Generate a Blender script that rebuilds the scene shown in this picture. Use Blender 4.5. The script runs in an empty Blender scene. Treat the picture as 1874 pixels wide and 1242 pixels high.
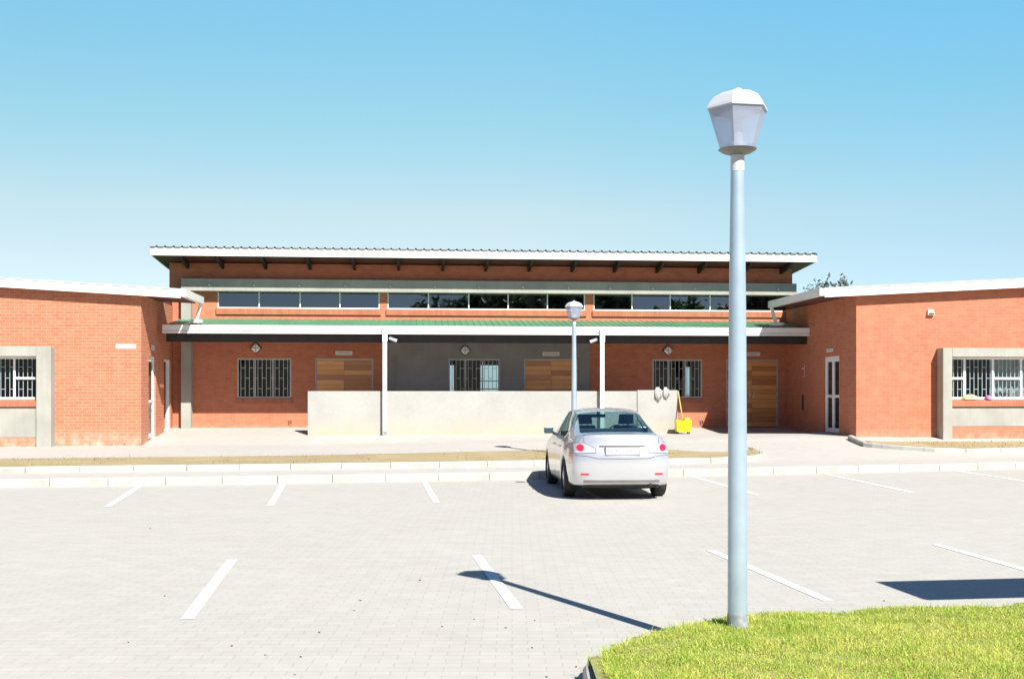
import bpy, bmesh, math, random
import numpy as np
from mathutils import Vector, Matrix
from mathutils.bvhtree import BVHTree
random.seed(7)
rng = np.random.default_rng(7)
SC = bpy.context.scene
COL = SC.collection
R = math.radians

# ------------------------------------------------------------------ camera frame used while surveying the photo
F, CX, HY, EYE = 2050.0, 937.0, 717.0, 1.7
PSI = R(5.0)                                  # the facade is turned 5 degrees from the camera's square-on
CO, SI = math.cos(PSI), math.sin(PSI)
FACE = Vector((0, 35, 0))                     # a point on the verandah wall

def dist(px, yl):                             # distance along the view axis to the facade-parallel plane yl
    return (yl + 35 * CO) / (CO - (px - CX) / F * SI)
def LX(px, yl):
    s = dist(px, yl)
    return CO * s * (px - CX) / F + SI * (s - 35)
def LZ(px, py, yl):
    return EYE - (py - HY) / F * dist(px, yl)
def GP(px, py, z=0.0):                        # point on a level surface
    d = (EYE - z) * F / (py - HY)
    return Vector(((px - CX) / F * d, d, z))
def to_world(lx, yl, z=0.0):
    return Vector((lx * CO - yl * SI, 35 + lx * SI + yl * CO, z))

# ------------------------------------------------------------------ mesh helpers
class MB:
    def __init__(s):
        s.v, s.f, s.m = [], [], []
    def quad(s, a, b, c, d, m=0):
        n = len(s.v); s.v += [tuple(a), tuple(b), tuple(c), tuple(d)]; s.f.append((n, n+1, n+2, n+3)); s.m.append(m)
    def poly(s, pts, m=0):
        n = len(s.v); s.v += [tuple(p) for p in pts]; s.f.append(tuple(range(n, n+len(pts)))); s.m.append(m)
    def hexa(s, p, m=0):                      # p: 8 corners, bottom four counterclockwise then top four
        n = len(s.v); s.v += [tuple(q) for q in p]
        for f in ((3,2,1,0),(4,5,6,7),(0,1,5,4),(1,2,6,5),(2,3,7,6),(3,0,4,7)):
            s.f.append(tuple(n+i for i in f)); s.m.append(m)
    def box(s, x0, x1, y0, y1, z0, z1, m=0):
        x0, x1 = min(x0,x1), max(x0,x1); y0, y1 = min(y0,y1), max(y0,y1); z0, z1 = min(z0,z1), max(z0,z1)
        s.hexa([(x0,y0,z0),(x1,y0,z0),(x1,y1,z0),(x0,y1,z0),(x0,y0,z1),(x1,y0,z1),(x1,y1,z1),(x0,y1,z1)], m)
    def tube(s, pts, rad, n=10, m=0, cap=True):
        pts = [Vector(p) for p in pts]
        rads = rad if isinstance(rad, (list, tuple)) else [rad]*len(pts)
        b = len(s.v); up = None
        for i, p in enumerate(pts):
            d = (pts[min(i+1,len(pts)-1)] - pts[max(i-1,0)]).normalized()
            if up is None:
                up = Vector((0,0,1)) if abs(d.z) < .9 else Vector((1,0,0))
            a = d.cross(up).normalized(); c = a.cross(d).normalized(); up = c
            for k in range(n):
                t = 2*math.pi*k/n
                s.v.append(tuple(p + a*math.cos(t)*rads[i] + c*math.sin(t)*rads[i]))
        for i in range(len(pts)-1):
            for k in range(n):
                q = (b+i*n+k, b+i*n+(k+1)%n, b+(i+1)*n+(k+1)%n, b+(i+1)*n+k)
                s.f.append(q); s.m.append(m)
        if cap:
            s.f.append(tuple(b+k for k in range(n))[::-1]); s.m.append(m)
            e = b+(len(pts)-1)*n
            s.f.append(tuple(e+k for k in range(n))); s.m.append(m)
    def lathe(s, prof, n=24, m=0, c=(0,0,0), rot=0.0, axis='z'):
        b = len(s.v)
        for r, z in prof:
            for k in range(n):
                t = rot + 2*math.pi*k/n
                p = (r*math.cos(t), r*math.sin(t), z)
                if axis == 'x': p = (p[2], p[0], p[1])
                if axis == 'y': p = (p[0], -p[2], p[1])
                s.v.append((p[0]+c[0], p[1]+c[1], p[2]+c[2]))
        for i in range(len(prof)-1):
            for k in range(n):
                s.f.append((b+i*n+k, b+i*n+(k+1)%n, b+(i+1)*n+(k+1)%n, b+(i+1)*n+k)); s.m.append(m)
    def wall(s, axis, plane, u0, u1, v0, v1, holes=(), th=.22, back=1, m=0):
        """a wall with openings: front skin, back skin and reveals. axis 'y': u is x, the wall lies in plane y;
        'x': u is y. back = +1/-1: on which side of the plane its thickness lies"""
        us = sorted({u0, u1, *[h[0] for h in holes], *[h[1] for h in holes]})
        vs = sorted({v0, v1, *[h[2] for h in holes], *[h[3] for h in holes]})
        us = [u for u in us if u0 <= u <= u1]; vs = [v for v in vs if v0 <= v <= v1]
        def solid(i, j):
            if i < 0 or j < 0 or i >= len(us)-1 or j >= len(vs)-1: return False
            cu, cv = (us[i]+us[i+1])/2, (vs[j]+vs[j+1])/2
            return not any(h[0] < cu < h[1] and h[2] < cv < h[3] for h in holes)
        pb = plane + th*back
        P = (lambda u, v, w: (u, w, v)) if axis == 'y' else (lambda u, v, w: (w, u, v))
        for i in range(len(us)-1):
            for j in range(len(vs)-1):
                if not solid(i, j): continue
                a, b, c, d = us[i], us[i+1], vs[j], vs[j+1]
                s.quad(P(a,c,plane), P(b,c,plane), P(b,d,plane), P(a,d,plane), m)
                s.quad(P(a,c,pb), P(a,d,pb), P(b,d,pb), P(b,c,pb), m)
                if not solid(i-1,j): s.quad(P(a,c,plane),P(a,d,plane),P(a,d,pb),P(a,c,pb), m)
                if not solid(i+1,j): s.quad(P(b,c,plane),P(b,c,pb),P(b,d,pb),P(b,d,plane), m)
                if not solid(i,j-1): s.quad(P(a,c,plane),P(a,c,pb),P(b,c,pb),P(b,c,plane), m)
                if not solid(i,j+1): s.quad(P(a,d,plane),P(b,d,plane),P(b,d,pb),P(a,d,pb), m)
    def build(s, name, mat, parent=None, off=(0,0,0), smooth=False, bevel=0, merge=False, recalc=True):
        me = bpy.data.meshes.new(name)
        me.from_pydata([(x-off[0], y-off[1], z-off[2]) for x, y, z in s.v], [], s.f)
        mats = mat if isinstance(mat, (list, tuple)) else [mat]
        for q in mats: me.materials.append(q)
        if len(mats) > 1: me.polygons.foreach_set('material_index', s.m)
        bm = bmesh.new(); bm.from_mesh(me)
        if merge: bmesh.ops.remove_doubles(bm, verts=bm.verts, dist=1e-5)
        if recalc: bmesh.ops.recalc_face_normals(bm, faces=bm.faces)
        bm.to_mesh(me); bm.free()
        if smooth: me.polygons.foreach_set('use_smooth', [True]*len(me.polygons))
        me.update()
        o = bpy.data.objects.new(name, me); COL.objects.link(o)
        if parent: o.parent = parent
        if smooth == 'auto':
            me.set_sharp_from_angle(angle=R(35))
        if bevel:
            md = o.modifiers.new('Bevel', 'BEVEL'); md.width = bevel; md.segments = 2; md.limit_method = 'ANGLE'; md.angle_limit = R(40)
        return o

def tag(o, label, cat, group=None):
    o['label'] = label; o['category'] = cat
    if group: o['group'] = group
    return o
def struct(o, group=None):
    o['kind'] = 'structure'
    if group: o['group'] = group
    return o
def stuff(o, label=None, cat=None):
    o['kind'] = 'stuff'
    if label: o['label'] = label
    if cat: o['category'] = cat
    return o
def empty(name, loc, rz=0.0):
    e = bpy.data.objects.new(name, None); COL.objects.link(e)
    e.location = loc; e.rotation_euler = (0, 0, rz); e.empty_display_size = .3
    return e

# ------------------------------------------------------------------ materials
def new_mat(name):
    m = bpy.data.materials.new(name); m.use_nodes = True
    nt = m.node_tree; return m, nt, nt.nodes['Principled BSDF']
def N(nt, typ, **kw):
    n = nt.nodes.new(typ)
    for k, v in kw.items(): setattr(n, k, v)
    return n
def lk(nt, a, b): nt.links.new(a, b)
def noise(nt, vec, scale, detail=3, rough=.55):
    n = N(nt, 'ShaderNodeTexNoise'); n.inputs['Scale'].default_value = scale; n.inputs['Detail'].default_value = detail
    n.inputs['Roughness'].default_value = rough
    if vec is not None: lk(nt, vec, n.inputs['Vector'])
    return n.outputs['Fac']
def ramp(nt, fac, stops):
    r = N(nt, 'ShaderNodeValToRGB'); e = r.color_ramp.elements
    while len(e) < len(stops): e.new(.5)
    for i, (p, c) in enumerate(stops):
        e[i].position = p; e[i].color = (*c, 1) if len(c) == 3 else c
    lk(nt, fac, r.inputs['Fac']); return r.outputs['Color']
def mixc(nt, fac, a, b, mode='MIX'):
    n = N(nt, 'ShaderNodeMix', data_type='RGBA', blend_type=mode)
    for sock, v in ((n.inputs['Factor'], fac), (n.inputs['A'], a), (n.inputs['B'], b)):
        if isinstance(v, (int, float)): sock.default_value = v
        elif isinstance(v, tuple): sock.default_value = (*v, 1) if len(v) == 3 else v
        else: lk(nt, v, sock)
    return n.outputs['Result']
def bump(nt, h, bs, strength=.3, d=.02):
    b = N(nt, 'ShaderNodeBump'); b.inputs['Strength'].default_value = strength; b.inputs['Distance'].default_value = d
    lk(nt, h, b.inputs['Height']); lk(nt, b.outputs['Normal'], bs.inputs['Normal'])
def objco(nt): return N(nt, 'ShaderNodeTexCoord').outputs['Object']

def plain(name, col, rough=.6, var=.12, scale=3.0, metal=0.0, bstr=.0, bscale=60, streak=0):
    m, nt, bs = new_mat(name)
    co = objco(nt)
    n1 = noise(nt, co, scale, 5); n2 = noise(nt, co, scale*14, 3)
    lo = tuple(c*(1-var*2) for c in col); hi = tuple(min(1, c*(1+var)) for c in col)
    c = ramp(nt, n1, [(.3, lo), (.62, hi)])
    c = mixc(nt, var*1.2, c, ramp(nt, n2, [(.35, lo), (.65, hi)]))
    if streak:
        mp = N(nt, 'ShaderNodeMapping'); mp.inputs['Scale'].default_value = (3, 3, .25); lk(nt, co, mp.inputs['Vector'])
        st = noise(nt, mp.outputs['Vector'], 4, 5)
        c = mixc(nt, ramp(nt, st, [(.5, (0,0,0)), (.75, (streak,)*3)]), c, tuple(x*.45 for x in col))
    lk(nt, c, bs.inputs['Base Color'])
    bs.inputs['Roughness'].default_value = rough; bs.inputs['Metallic'].default_value = metal
    if bstr: bump(nt, noise(nt, co, bscale, 4), bs, bstr, .01)
    return m

def brick_mat(name, c1, c2, mortar, bw=.235, rh=.086, ms=.011, soldier=False, pale=0.0, flat=False, dirt=None, bstr=.5, calm=False):
    m, nt, bs = new_mat(name)
    co = objco(nt); sep = N(nt, 'ShaderNodeSeparateXYZ'); lk(nt, co, sep.inputs[0])
    comb = N(nt, 'ShaderNodeCombineXYZ')
    if flat:
        lk(nt, sep.outputs['X'], comb.inputs['X']); lk(nt, sep.outputs['Y'], comb.inputs['Y'])
    else:                                     # run the courses along whichever way the wall faces
        nrm = N(nt, 'ShaderNodeTexCoord').outputs['Normal']
        s2 = N(nt, 'ShaderNodeSeparateXYZ'); lk(nt, nrm, s2.inputs[0])
        ax = N(nt, 'ShaderNodeMath', operation='ABSOLUTE'); lk(nt, s2.outputs['X'], ax.inputs[0])
        gt = N(nt, 'ShaderNodeMath', operation='GREATER_THAN'); lk(nt, ax.outputs[0], gt.inputs[0]); gt.inputs[1].default_value = .5
        mx = N(nt, 'ShaderNodeMix', data_type='FLOAT'); lk(nt, gt.outputs[0], mx.inputs['Factor'])
        lk(nt, sep.outputs['X'], mx.inputs['A']); lk(nt, sep.outputs['Y'], mx.inputs['B'])
        lk(nt, mx.outputs['Result'], comb.inputs['X']); lk(nt, sep.outputs['Z'], comb.inputs['Y'])
    br = N(nt, 'ShaderNodeTexBrick'); lk(nt, comb.outputs[0], br.inputs['Vector'])
    br.inputs['Scale'].default_value = 1; br.inputs['Mortar Size'].default_value = ms/2
    br.inputs['Mortar Smooth'].default_value = .2; br.inputs['Bias'].default_value = 0
    br.inputs['Brick Width'].default_value = bw; br.inputs['Row Height'].default_value = rh
    if soldier: br.inputs['Brick Width'].default_value = .083; br.inputs['Row Height'].default_value = 1.0; br.offset = 0
    br.inputs['Color1'].default_value = (*c1, 1); br.inputs['Color2'].default_value = (*c2, 1); br.inputs['Mortar'].default_value = (*mortar, 1)
    big = noise(nt, co, .55, 4); mid = noise(nt, co, 4.0, 5)
    c = mixc(nt, .35, br.outputs['Color'], ramp(nt, mid, [(.3, tuple(x*(.88 if calm else .80) for x in c1)), (.7, tuple(min(1,x*(1.06 if calm else 1.14)) for x in c2))]))
    c = mixc(nt, ramp(nt, big, [(.4, (0,)*3), (.75, (.25,)*3)]), c, tuple(min(1, x*(1.1 if calm else 1.25)) for x in c2))
    if pale:                                  # lime bloom low on the wall
        zr = N(nt, 'ShaderNodeMapRange'); lk(nt, sep.outputs['Z'], zr.inputs['Value'])
        zr.inputs['From Min'].default_value = .75; zr.inputs['From Max'].default_value = .2
        mul = N(nt, 'ShaderNodeMath', operation='MULTIPLY'); lk(nt, zr.outputs['Result'], mul.inputs[0])
        lk(nt, ramp(nt, noise(nt, co, 5, 4), [(.35, (0,)*3), (.7, (pale,)*3)]), mul.inputs[1])
        c = mixc(nt, mul.outputs[0], c, (.62, .48, .38))
    if dirt:
        c = mixc(nt, ramp(nt, noise(nt, co, .9, 6, .65), [(.52, (0,)*3), (.8, (.35,)*3)]), c, dirt)
    lk(nt, c, bs.inputs['Base Color']); bs.inputs['Roughness'].default_value = .85
    inv = N(nt, 'ShaderNodeMath', operation='SUBTRACT'); inv.inputs[0].default_value = 1; lk(nt, br.outputs['Fac'], inv.inputs[1])
    add = N(nt, 'ShaderNodeMath', operation='MULTIPLY_ADD'); lk(nt, noise(nt, co, 70, 3), add.inputs[0]); add.inputs[1].default_value = .35
    lk(nt, inv.outputs[0], add.inputs[2]); bump(nt, add.outputs[0], bs, bstr, .008)
    return m

M = {}
M['brick'] = brick_mat('red_brick', (.435,.135,.068), (.505,.182,.097), (.475,.225,.145), pale=.75)
M['brick_left'] = brick_mat('red_brick_pale_joints', (.43,.134,.067), (.51,.188,.101), (.62,.42,.28), pale=.9)
M['brick_sill'] = brick_mat('sill_brick', (.36,.115,.058), (.43,.16,.085), (.25,.10,.06), soldier=True)
M['paver'] = brick_mat('paver', (.402,.382,.338), (.437,.417,.37), (.30,.28,.24), bw=.21, rh=.105, ms=.008, flat=True, dirt=(.42,.37,.29), bstr=.22, calm=True)
M['paver_apron'] = brick_mat('paver_apron', (.415,.39,.35), (.45,.425,.38), (.36,.33,.29), bw=.21, rh=.105, ms=.008, flat=True, dirt=(.42,.36,.28), bstr=.22, calm=True)
M['kerb'] = plain('kerb_concrete', (.42,.41,.37), .9, .09, 2.2, bstr=.15)
M['kerb_grey'] = plain('kerb_weathered', (.36,.34,.31), .9, .14, 4, bstr=.25)
M['ground'] = plain('open_ground', (.26,.22,.14), .95, .2, .05)
def line_mat():
    m, nt, bs = new_mat('line_paint'); co = objco(nt)
    c = mixc(nt, ramp(nt, noise(nt, co, 14, 6, .7), [(.56, (0,)*3), (.66, (.75,)*3)]), (.72,.72,.70), (.42,.40,.375))
    c = mixc(nt, ramp(nt, noise(nt, co, 2.2, 3), [(.4, (0,)*3), (.7, (.3,)*3)]), c, (.5,.48,.45))
    lk(nt, c, bs.inputs['Base Color']); bs.inputs['Roughness'].default_value = .7; return m
M['paint_line'] = line_mat()
M['frame_concrete'] = plain('smooth_concrete', (.35,.345,.30), .85, .07, 1.4, bstr=.12, streak=.18)
M['panel_concrete'] = plain('plaster_grey', (.26,.25,.235), .9, .08, 1.2, bstr=.1, streak=.2)
M['white_metal'] = plain('white_paint', (.80,.79,.76), .35, .03, 2)
M['dark_timber'] = plain('dark_timber', (.022,.015,.014), .6, .2, 6)
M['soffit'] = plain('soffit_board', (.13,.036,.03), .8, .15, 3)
M['alu'] = plain('window_metal', (.42,.42,.41), .4, .05, 5, metal=.3)
M['white_frame'] = plain('white_frame', (.82,.82,.80), .4, .03, 5)
M['bar_metal'] = plain('bar_metal', (.50,.50,.49), .45, .05, 8)
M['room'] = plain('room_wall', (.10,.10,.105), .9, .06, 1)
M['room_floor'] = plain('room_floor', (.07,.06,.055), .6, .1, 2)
M['black'] = plain('black_plastic', (.02,.02,.022), .5, .1, 8)
M['rubber'] = plain('tyre_rubber', (.028,.027,.027), .85, .15, 12, bstr=.2)
M['galv'] = plain('galvanised_steel', (.40,.50,.58), .34, .05, 5, metal=.35)
M['galv_base'] = plain('worn_pole_foot', (.30,.33,.35), .7, .3, 14, metal=.2)
M['lamp_cap'] = plain('lamp_cap', (.52,.54,.57), .4, .03, 4)
M['lamp_bowl'] = plain('lamp_bowl', (.22,.21,.21), .5, .06, 8, metal=.3)
M['yellow'] = plain('yellow_plastic', (.80,.68,.01), .4, .05, 6)
M['yellow_stick'] = plain('yellow_wood', (.72,.48,.12), .5, .1, 8)
M['mop'] = plain('grey_cotton', (.40,.39,.37), .95, .3, 25, bstr=.4)
M['sign'] = plain('sign_plate', (.66,.63,.60), .5, .03, 5)
M['sign_mark'] = plain('sign_mark', (.36,.35,.36), .6, .1, 30)
M['red'] = plain('red_sign', (.62,.05,.04), .5, .05, 5)
M['dirt'] = None
M['green_roof'] = plain('green_sheet', (.075,.25,.135), .45, .12, 1.5, streak=.2)
M['grey_roof'] = plain('grey_sheet', (.30,.33,.36), .45, .1, 1.5, metal=.2)
M['bark'] = plain('bark', (.13,.09,.06), .9, .25, 6, bstr=.5)
M['seat'] = plain('seat_cloth', (.05,.055,.07), .9, .15, 20)
M['dash'] = plain('dash_plastic', (.06,.06,.065), .7, .1, 10)
M['tread'] = plain('wheel_silver', (.62,.63,.65), .3, .04, 8, metal=.8)
M['chrome'] = plain('chrome', (.75,.75,.77), .15, .02, 8, metal=1)
M['seam'] = plain('seam_dark', (.07,.07,.08), .7, .05, 8)
M['plate'] = plain('plate_white', (.50,.50,.51), .45, .03, 8)
M['plate_mark'] = plain('plate_mark', (.30,.29,.33), .5, .05, 8)
M['bundle_yellow'] = plain('yellow_cloth', (.80,.72,.30), .9, .1, 10, bstr=.3)
M['bundle_pink'] = plain('pink_cloth', (.55,.25,.48), .9, .2, 14, bstr=.3)
M['curtain'] = plain('curtain_cloth', (.55,.58,.54), .95, .2, 3, bstr=.2)
M['twig'] = plain('twig', (.12,.08,.05), .9, .2, 20)

def low_wall_mat():
    m, nt, bs = new_mat('pale_plaster'); co = objco(nt)
    sep = N(nt, 'ShaderNodeSeparateXYZ'); lk(nt, co, sep.inputs[0])
    c = ramp(nt, noise(nt, co, 1.3, 6, .6), [(.3, (.335,.33,.307)), (.68, (.40,.392,.362))])
    c = mixc(nt, .25, c, ramp(nt, noise(nt, co, 22, 4), [(.35, (.32,.31,.285)), (.65, (.42,.41,.385))]))
    mr = N(nt, 'ShaderNodeMapRange'); lk(nt, sep.outputs['Z'], mr.inputs['Value'])
    mr.inputs['From Min'].default_value = .62; mr.inputs['From Max'].default_value = 0.0
    mu = N(nt, 'ShaderNodeMath', operation='MULTIPLY'); lk(nt, mr.outputs['Result'], mu.inputs[0])
    lk(nt, ramp(nt, noise(nt, co, 2.4, 5), [(.3, (.25,)*3), (.7, (.9,)*3)]), mu.inputs[1])
    c = mixc(nt, mu.outputs[0], c, (.46,.375,.24))          # splashed soil along the foot
    lk(nt, c, bs.inputs['Base Color']); bs.inputs['Roughness'].default_value = .9
    bump(nt, noise(nt, co, 40, 4), bs, .15, .01); return m
M['low_wall'] = low_wall_mat()

def dirt_mat():
    m, nt, bs = new_mat('dry_soil'); co = objco(nt)
    c = ramp(nt, noise(nt, co, 1.1, 6, .65), [(.3, (.29,.215,.10)), (.55, (.38,.295,.15)), (.75, (.45,.36,.20))])
    c = mixc(nt, ramp(nt, noise(nt, co, 1.9, 5), [(.55, (0,)*3), (.72, (.5,)*3)]), c, (.25,.26,.08))
    c = mixc(nt, .35, c, ramp(nt, noise(nt, co, 30, 4), [(.3, (.20,.15,.08)), (.7, (.44,.36,.22))]))
    lk(nt, c, bs.inputs['Base Color']); bs.inputs['Roughness'].default_value = .95
    bump(nt, noise(nt, co, 25, 5), bs, .6, .03); return m
M['dirt'] = dirt_mat()

def wood_mat():
    m, nt, bs = new_mat('door_planks'); co = objco(nt)
    sep = N(nt, 'ShaderNodeSeparateXYZ'); lk(nt, co, sep.inputs[0])
    # board number along the height and leaf number across pick a tone for each board
    fl = N(nt, 'ShaderNodeMath', operation='FLOOR'); dv = N(nt, 'ShaderNodeMath', operation='DIVIDE'); lk(nt, sep.outputs['Z'], dv.inputs[0]); dv.inputs[1].default_value = .148
    lk(nt, dv.outputs[0], fl.inputs[0])
    wn = N(nt, 'ShaderNodeTexWhiteNoise', noise_dimensions='4D'); cb = N(nt, 'ShaderNodeCombineXYZ'); lk(nt, fl.outputs[0], cb.inputs['Z'])
    oi = N(nt, 'ShaderNodeObjectInfo'); lk(nt, oi.outputs['Random'], wn.inputs['W']); lk(nt, cb.outputs[0], wn.inputs['Vector'])
    c = ramp(nt, wn.outputs['Value'], [(.0, (.46,.18,.065)), (.3, (.60,.25,.085)), (.5, (.78,.35,.115)), (1, (.86,.42,.15))])
    mp = N(nt, 'ShaderNodeMapping'); mp.inputs['Scale'].default_value = (1.2, 1, 26); lk(nt, co, mp.inputs['Vector'])
    g = noise(nt, mp.outputs['Vector'], 3, 5)
    c = mixc(nt, .5, c, ramp(nt, g, [(.3, (.55,.5,.45)), (.7, (1.0,1.0,1.0))]), 'MULTIPLY')
    fr = N(nt, 'ShaderNodeMath', operation='FRACT'); lk(nt, dv.outputs[0], fr.inputs[0])
    lt = N(nt, 'ShaderNodeMath', operation='LESS_THAN'); lk(nt, fr.outputs[0], lt.inputs[0]); lt.inputs[1].default_value = .05
    c = mixc(nt, lt.outputs[0], c, (.08,.04,.02))
    lk(nt, c, bs.inputs['Base Color']); bs.inputs['Roughness'].default_value = .28; return m
M['wood'] = wood_mat()

def glass_mat(name, tint, ior=1.6, rough=.01, wob=0.0):
    m = bpy.data.materials.new(name); m.use_nodes = True; nt = m.node_tree; nt.nodes.clear()
    out = N(nt, 'ShaderNodeOutputMaterial'); mx = N(nt, 'ShaderNodeMixShader'); fr = N(nt, 'ShaderNodeFresnel'); bf = N(nt, 'ShaderNodeMix', data_type='FLOAT'); lk(nt, N(nt, 'ShaderNodeNewGeometry').outputs['Backfacing'], bf.inputs['Factor'])
    bf.inputs['A'].default_value = ior; bf.inputs['B'].default_value = 1/ior; lk(nt, bf.outputs['Result'], fr.inputs['IOR'])
    tr = N(nt, 'ShaderNodeBsdfTransparent'); tr.inputs['Color'].default_value = (*tint, 1)
    gl = N(nt, 'ShaderNodeBsdfGlossy'); gl.inputs['Roughness'].default_value = rough; gl.inputs['Color'].default_value = (.95,.97,1,1)
    if wob:
        b = N(nt, 'ShaderNodeBump'); b.inputs['Strength'].default_value = wob; b.inputs['Distance'].default_value = .05
        lk(nt, noise(nt, objco(nt), 1.1, 2), b.inputs['Height']); lk(nt, b.outputs['Normal'], gl.inputs['Normal'])
    lk(nt, fr.outputs[0], mx.inputs['Fac']); lk(nt, tr.outputs[0], mx.inputs[1]); lk(nt, gl.outputs[0], mx.inputs[2]); lk(nt, mx.outputs[0], out.inputs['Surface'])
    return m
M['glass'] = glass_mat('window_glass', (.62,.70,.74), 1.38, .012, .10)
M['glass_high'] = glass_mat('tinted_window_glass', (.34,.44,.52), 2.5, .012, .02)
M['car_glass'] = glass_mat('car_glass', (.50,.66,.66), 1.5, .01)

def lens_mat():
    m = bpy.data.materials.new('lamp_lens'); m.use_nodes = True; nt = m.node_tree; nt.nodes.clear()
    out = N(nt, 'ShaderNodeOutputMaterial'); mx = N(nt, 'ShaderNodeMixShader'); mx2 = N(nt, 'ShaderNodeMixShader'); mx3 = N(nt, 'ShaderNodeMixShader')
    tr = N(nt, 'ShaderNodeBsdfTransparent'); tr.inputs['Color'].default_value = (.86,.9,.97,1)
    df = N(nt, 'ShaderNodeBsdfDiffuse'); df.inputs['Color'].default_value = (.62,.68,.82,1)
    tl = N(nt, 'ShaderNodeBsdfTranslucent'); tl.inputs['Color'].default_value = (.66,.72,.88,1)
    gl = N(nt, 'ShaderNodeBsdfGlossy'); gl.inputs['Roughness'].default_value = .35
    fr = N(nt, 'ShaderNodeFresnel'); bf = N(nt, 'ShaderNodeMix', data_type='FLOAT'); lk(nt, N(nt, 'ShaderNodeNewGeometry').outputs['Backfacing'], bf.inputs['Factor'])
    bf.inputs['A'].default_value = 1.3; bf.inputs['B'].default_value = 1/1.3; lk(nt, bf.outputs['Result'], fr.inputs['IOR'])
    mx.inputs['Fac'].default_value = .45; lk(nt, df.outputs[0], mx.inputs[1]); lk(nt, tl.outputs[0], mx.inputs[2])
    mx2.inputs['Fac'].default_value = .40; lk(nt, mx.outputs[0], mx2.inputs[1]); lk(nt, tr.outputs[0], mx2.inputs[2])
    lk(nt, fr.outputs[0], mx3.inputs['Fac']); lk(nt, mx2.outputs[0], mx3.inputs[1]); lk(nt, gl.outputs[0], mx3.inputs[2]); lk(nt, mx3.outputs[0], out.inputs['Surface'])
    return m
M['lens'] = lens_mat()

def car_paint():
    m, nt, bs = new_mat('silver_paint'); co = objco(nt)
    c = ramp(nt, noise(nt, co, 900, 2), [(.35, (.57,.58,.60)), (.65, (.66,.67,.69))])
    lk(nt, c, bs.inputs['Base Color']); bs.inputs['Metallic'].default_value = .6; bs.inputs['Roughness'].default_value = .26
    bs.inputs['Coat Weight'].default_value = .8; bs.inputs['Coat Roughness'].default_value = .04; return m
M['paint'] = car_paint()
def lamp_red(name, col):
    m, nt, bs = new_mat(name); bs.inputs['Base Color'].default_value = (*col, 1); bs.inputs['Roughness'].default_value = .12
    bs.inputs['Coat Weight'].default_value = 1; return m
M['tail_red'] = lamp_red('tail_red', (.72,.02,.06)); M['tail_clear'] = lamp_red('tail_clear', (.46,.44,.46)); M['tail_amber'] = lamp_red('tail_amber', (.75,.42,.30))

def blade_mat(name, cols, lo, hi):
    m, nt, bs = new_mat(name)
    g = N(nt, 'ShaderNodeNewGeometry')
    c = ramp(nt, g.outputs['Random Per Island'], cols)
    big = noise(nt, objco(nt), 1.5, 5, .62)
    c = mixc(nt, ramp(nt, big, [(.42, (0,)*3), (.64, (.75,)*3)]), c, hi)
    c = mixc(nt, ramp(nt, noise(nt, objco(nt), 5.5, 3), [(.48, (0,)*3), (.68, (.65,)*3)]), c, lo)
    lk(nt, c, bs.inputs['Base Color']); bs.inputs['Roughness'].default_value = .6
    tl = N(nt, 'ShaderNodeBsdfTranslucent'); lk(nt, c, tl.inputs['Color'])
    mx = N(nt, 'ShaderNodeMixShader'); mx.inputs['Fac'].default_value = .35
    lk(nt, bs.outputs[0], mx.inputs[1]); lk(nt, tl.outputs[0], mx.inputs[2]); lk(nt, mx.outputs[0], nt.nodes['Material Output'].inputs['Surface'])
    return m
M['grass'] = blade_mat('lawn_blades', [(0,(.25,.38,.04)),(.40,(.44,.58,.07)),(.72,(.62,.66,.13)),(.92,(.74,.64,.25)),(1,(.55,.38,.17))], (.34,.52,.06), (.68,.66,.16))
M['soil'] = plain('lawn_soil', (.26,.25,.08), .95, .25, 7, bstr=.5)
M['weed'] = blade_mat('dry_blades', [(0,(.24,.25,.07)),(.5,(.36,.29,.13)),(1,(.42,.34,.19))], (.26,.28,.08), (.38,.30,.15))
M['leaf_hazed'] = blade_mat('haze_paled_leaves', [(0,(.10,.14,.13)),(.5,(.16,.20,.18)),(1,(.22,.25,.22))], (.11,.15,.14), (.20,.23,.20))  # greyed and paled so the leaf colour carries the distance haze
M['leaf'] = blade_mat('leaves', [(0,(.035,.065,.03)),(.5,(.06,.095,.045)),(1,(.10,.13,.07))], (.04,.07,.03), (.09,.12,.06))

# ------------------------------------------------------------------ ground
def kerb_y(x):
    def q(t): return 21.7 + .2329*t + .00386*t*t
    if x > 14: return q(14) + (x-14)*(.2329+.00772*14)
    if x < -14: return q(-14) + (x+14)*(.2329-.00772*14)
    return q(x)
def ylocal(x, y): return -x*SI + (y-35)*CO
def lxlocal(x, y): return x*CO + (y-35)*SI
def pw(v, knots):
    if v <= knots[0][0]: return knots[0][1]
    for (a, za), (b, zb) in zip(knots, knots[1:]):
        if v <= b: return za + (zb-za)*(v-a)/(b-a)
    return knots[-1][1]
LP = [(-5, .25), (-4, .25), (-2.35, .42), (0, .62)]
RP = [(-6.3, .40), (-5.7, .50), (-4, .52), (-2.35, .47), (0, .57)]
def floor_z(lx, yl):
    t = min(1, max(0, (lx+8)/16)); t = t*t*(3-2*t)
    return pw(yl, LP)*(1-t) + pw(yl, RP)*t
def ground_z(x, y):
    d = y - kerb_y(x)
    if d < 1.7: return .146
    yl, lx = ylocal(x, y), lxlocal(x, y)
    ylf = -6.2
    if yl >= ylf: return floor_z(lx, yl)
    # distance from the path's back edge to the apron line
    full = ylf - ylocal(x, kerb_y(x)+1.7)
    t = (yl - ylocal(x, kerb_y(x)+1.7))/max(.1, full)
    return .146 + (floor_z(lx, ylf)-.146)*min(1, max(0, t))

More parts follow.
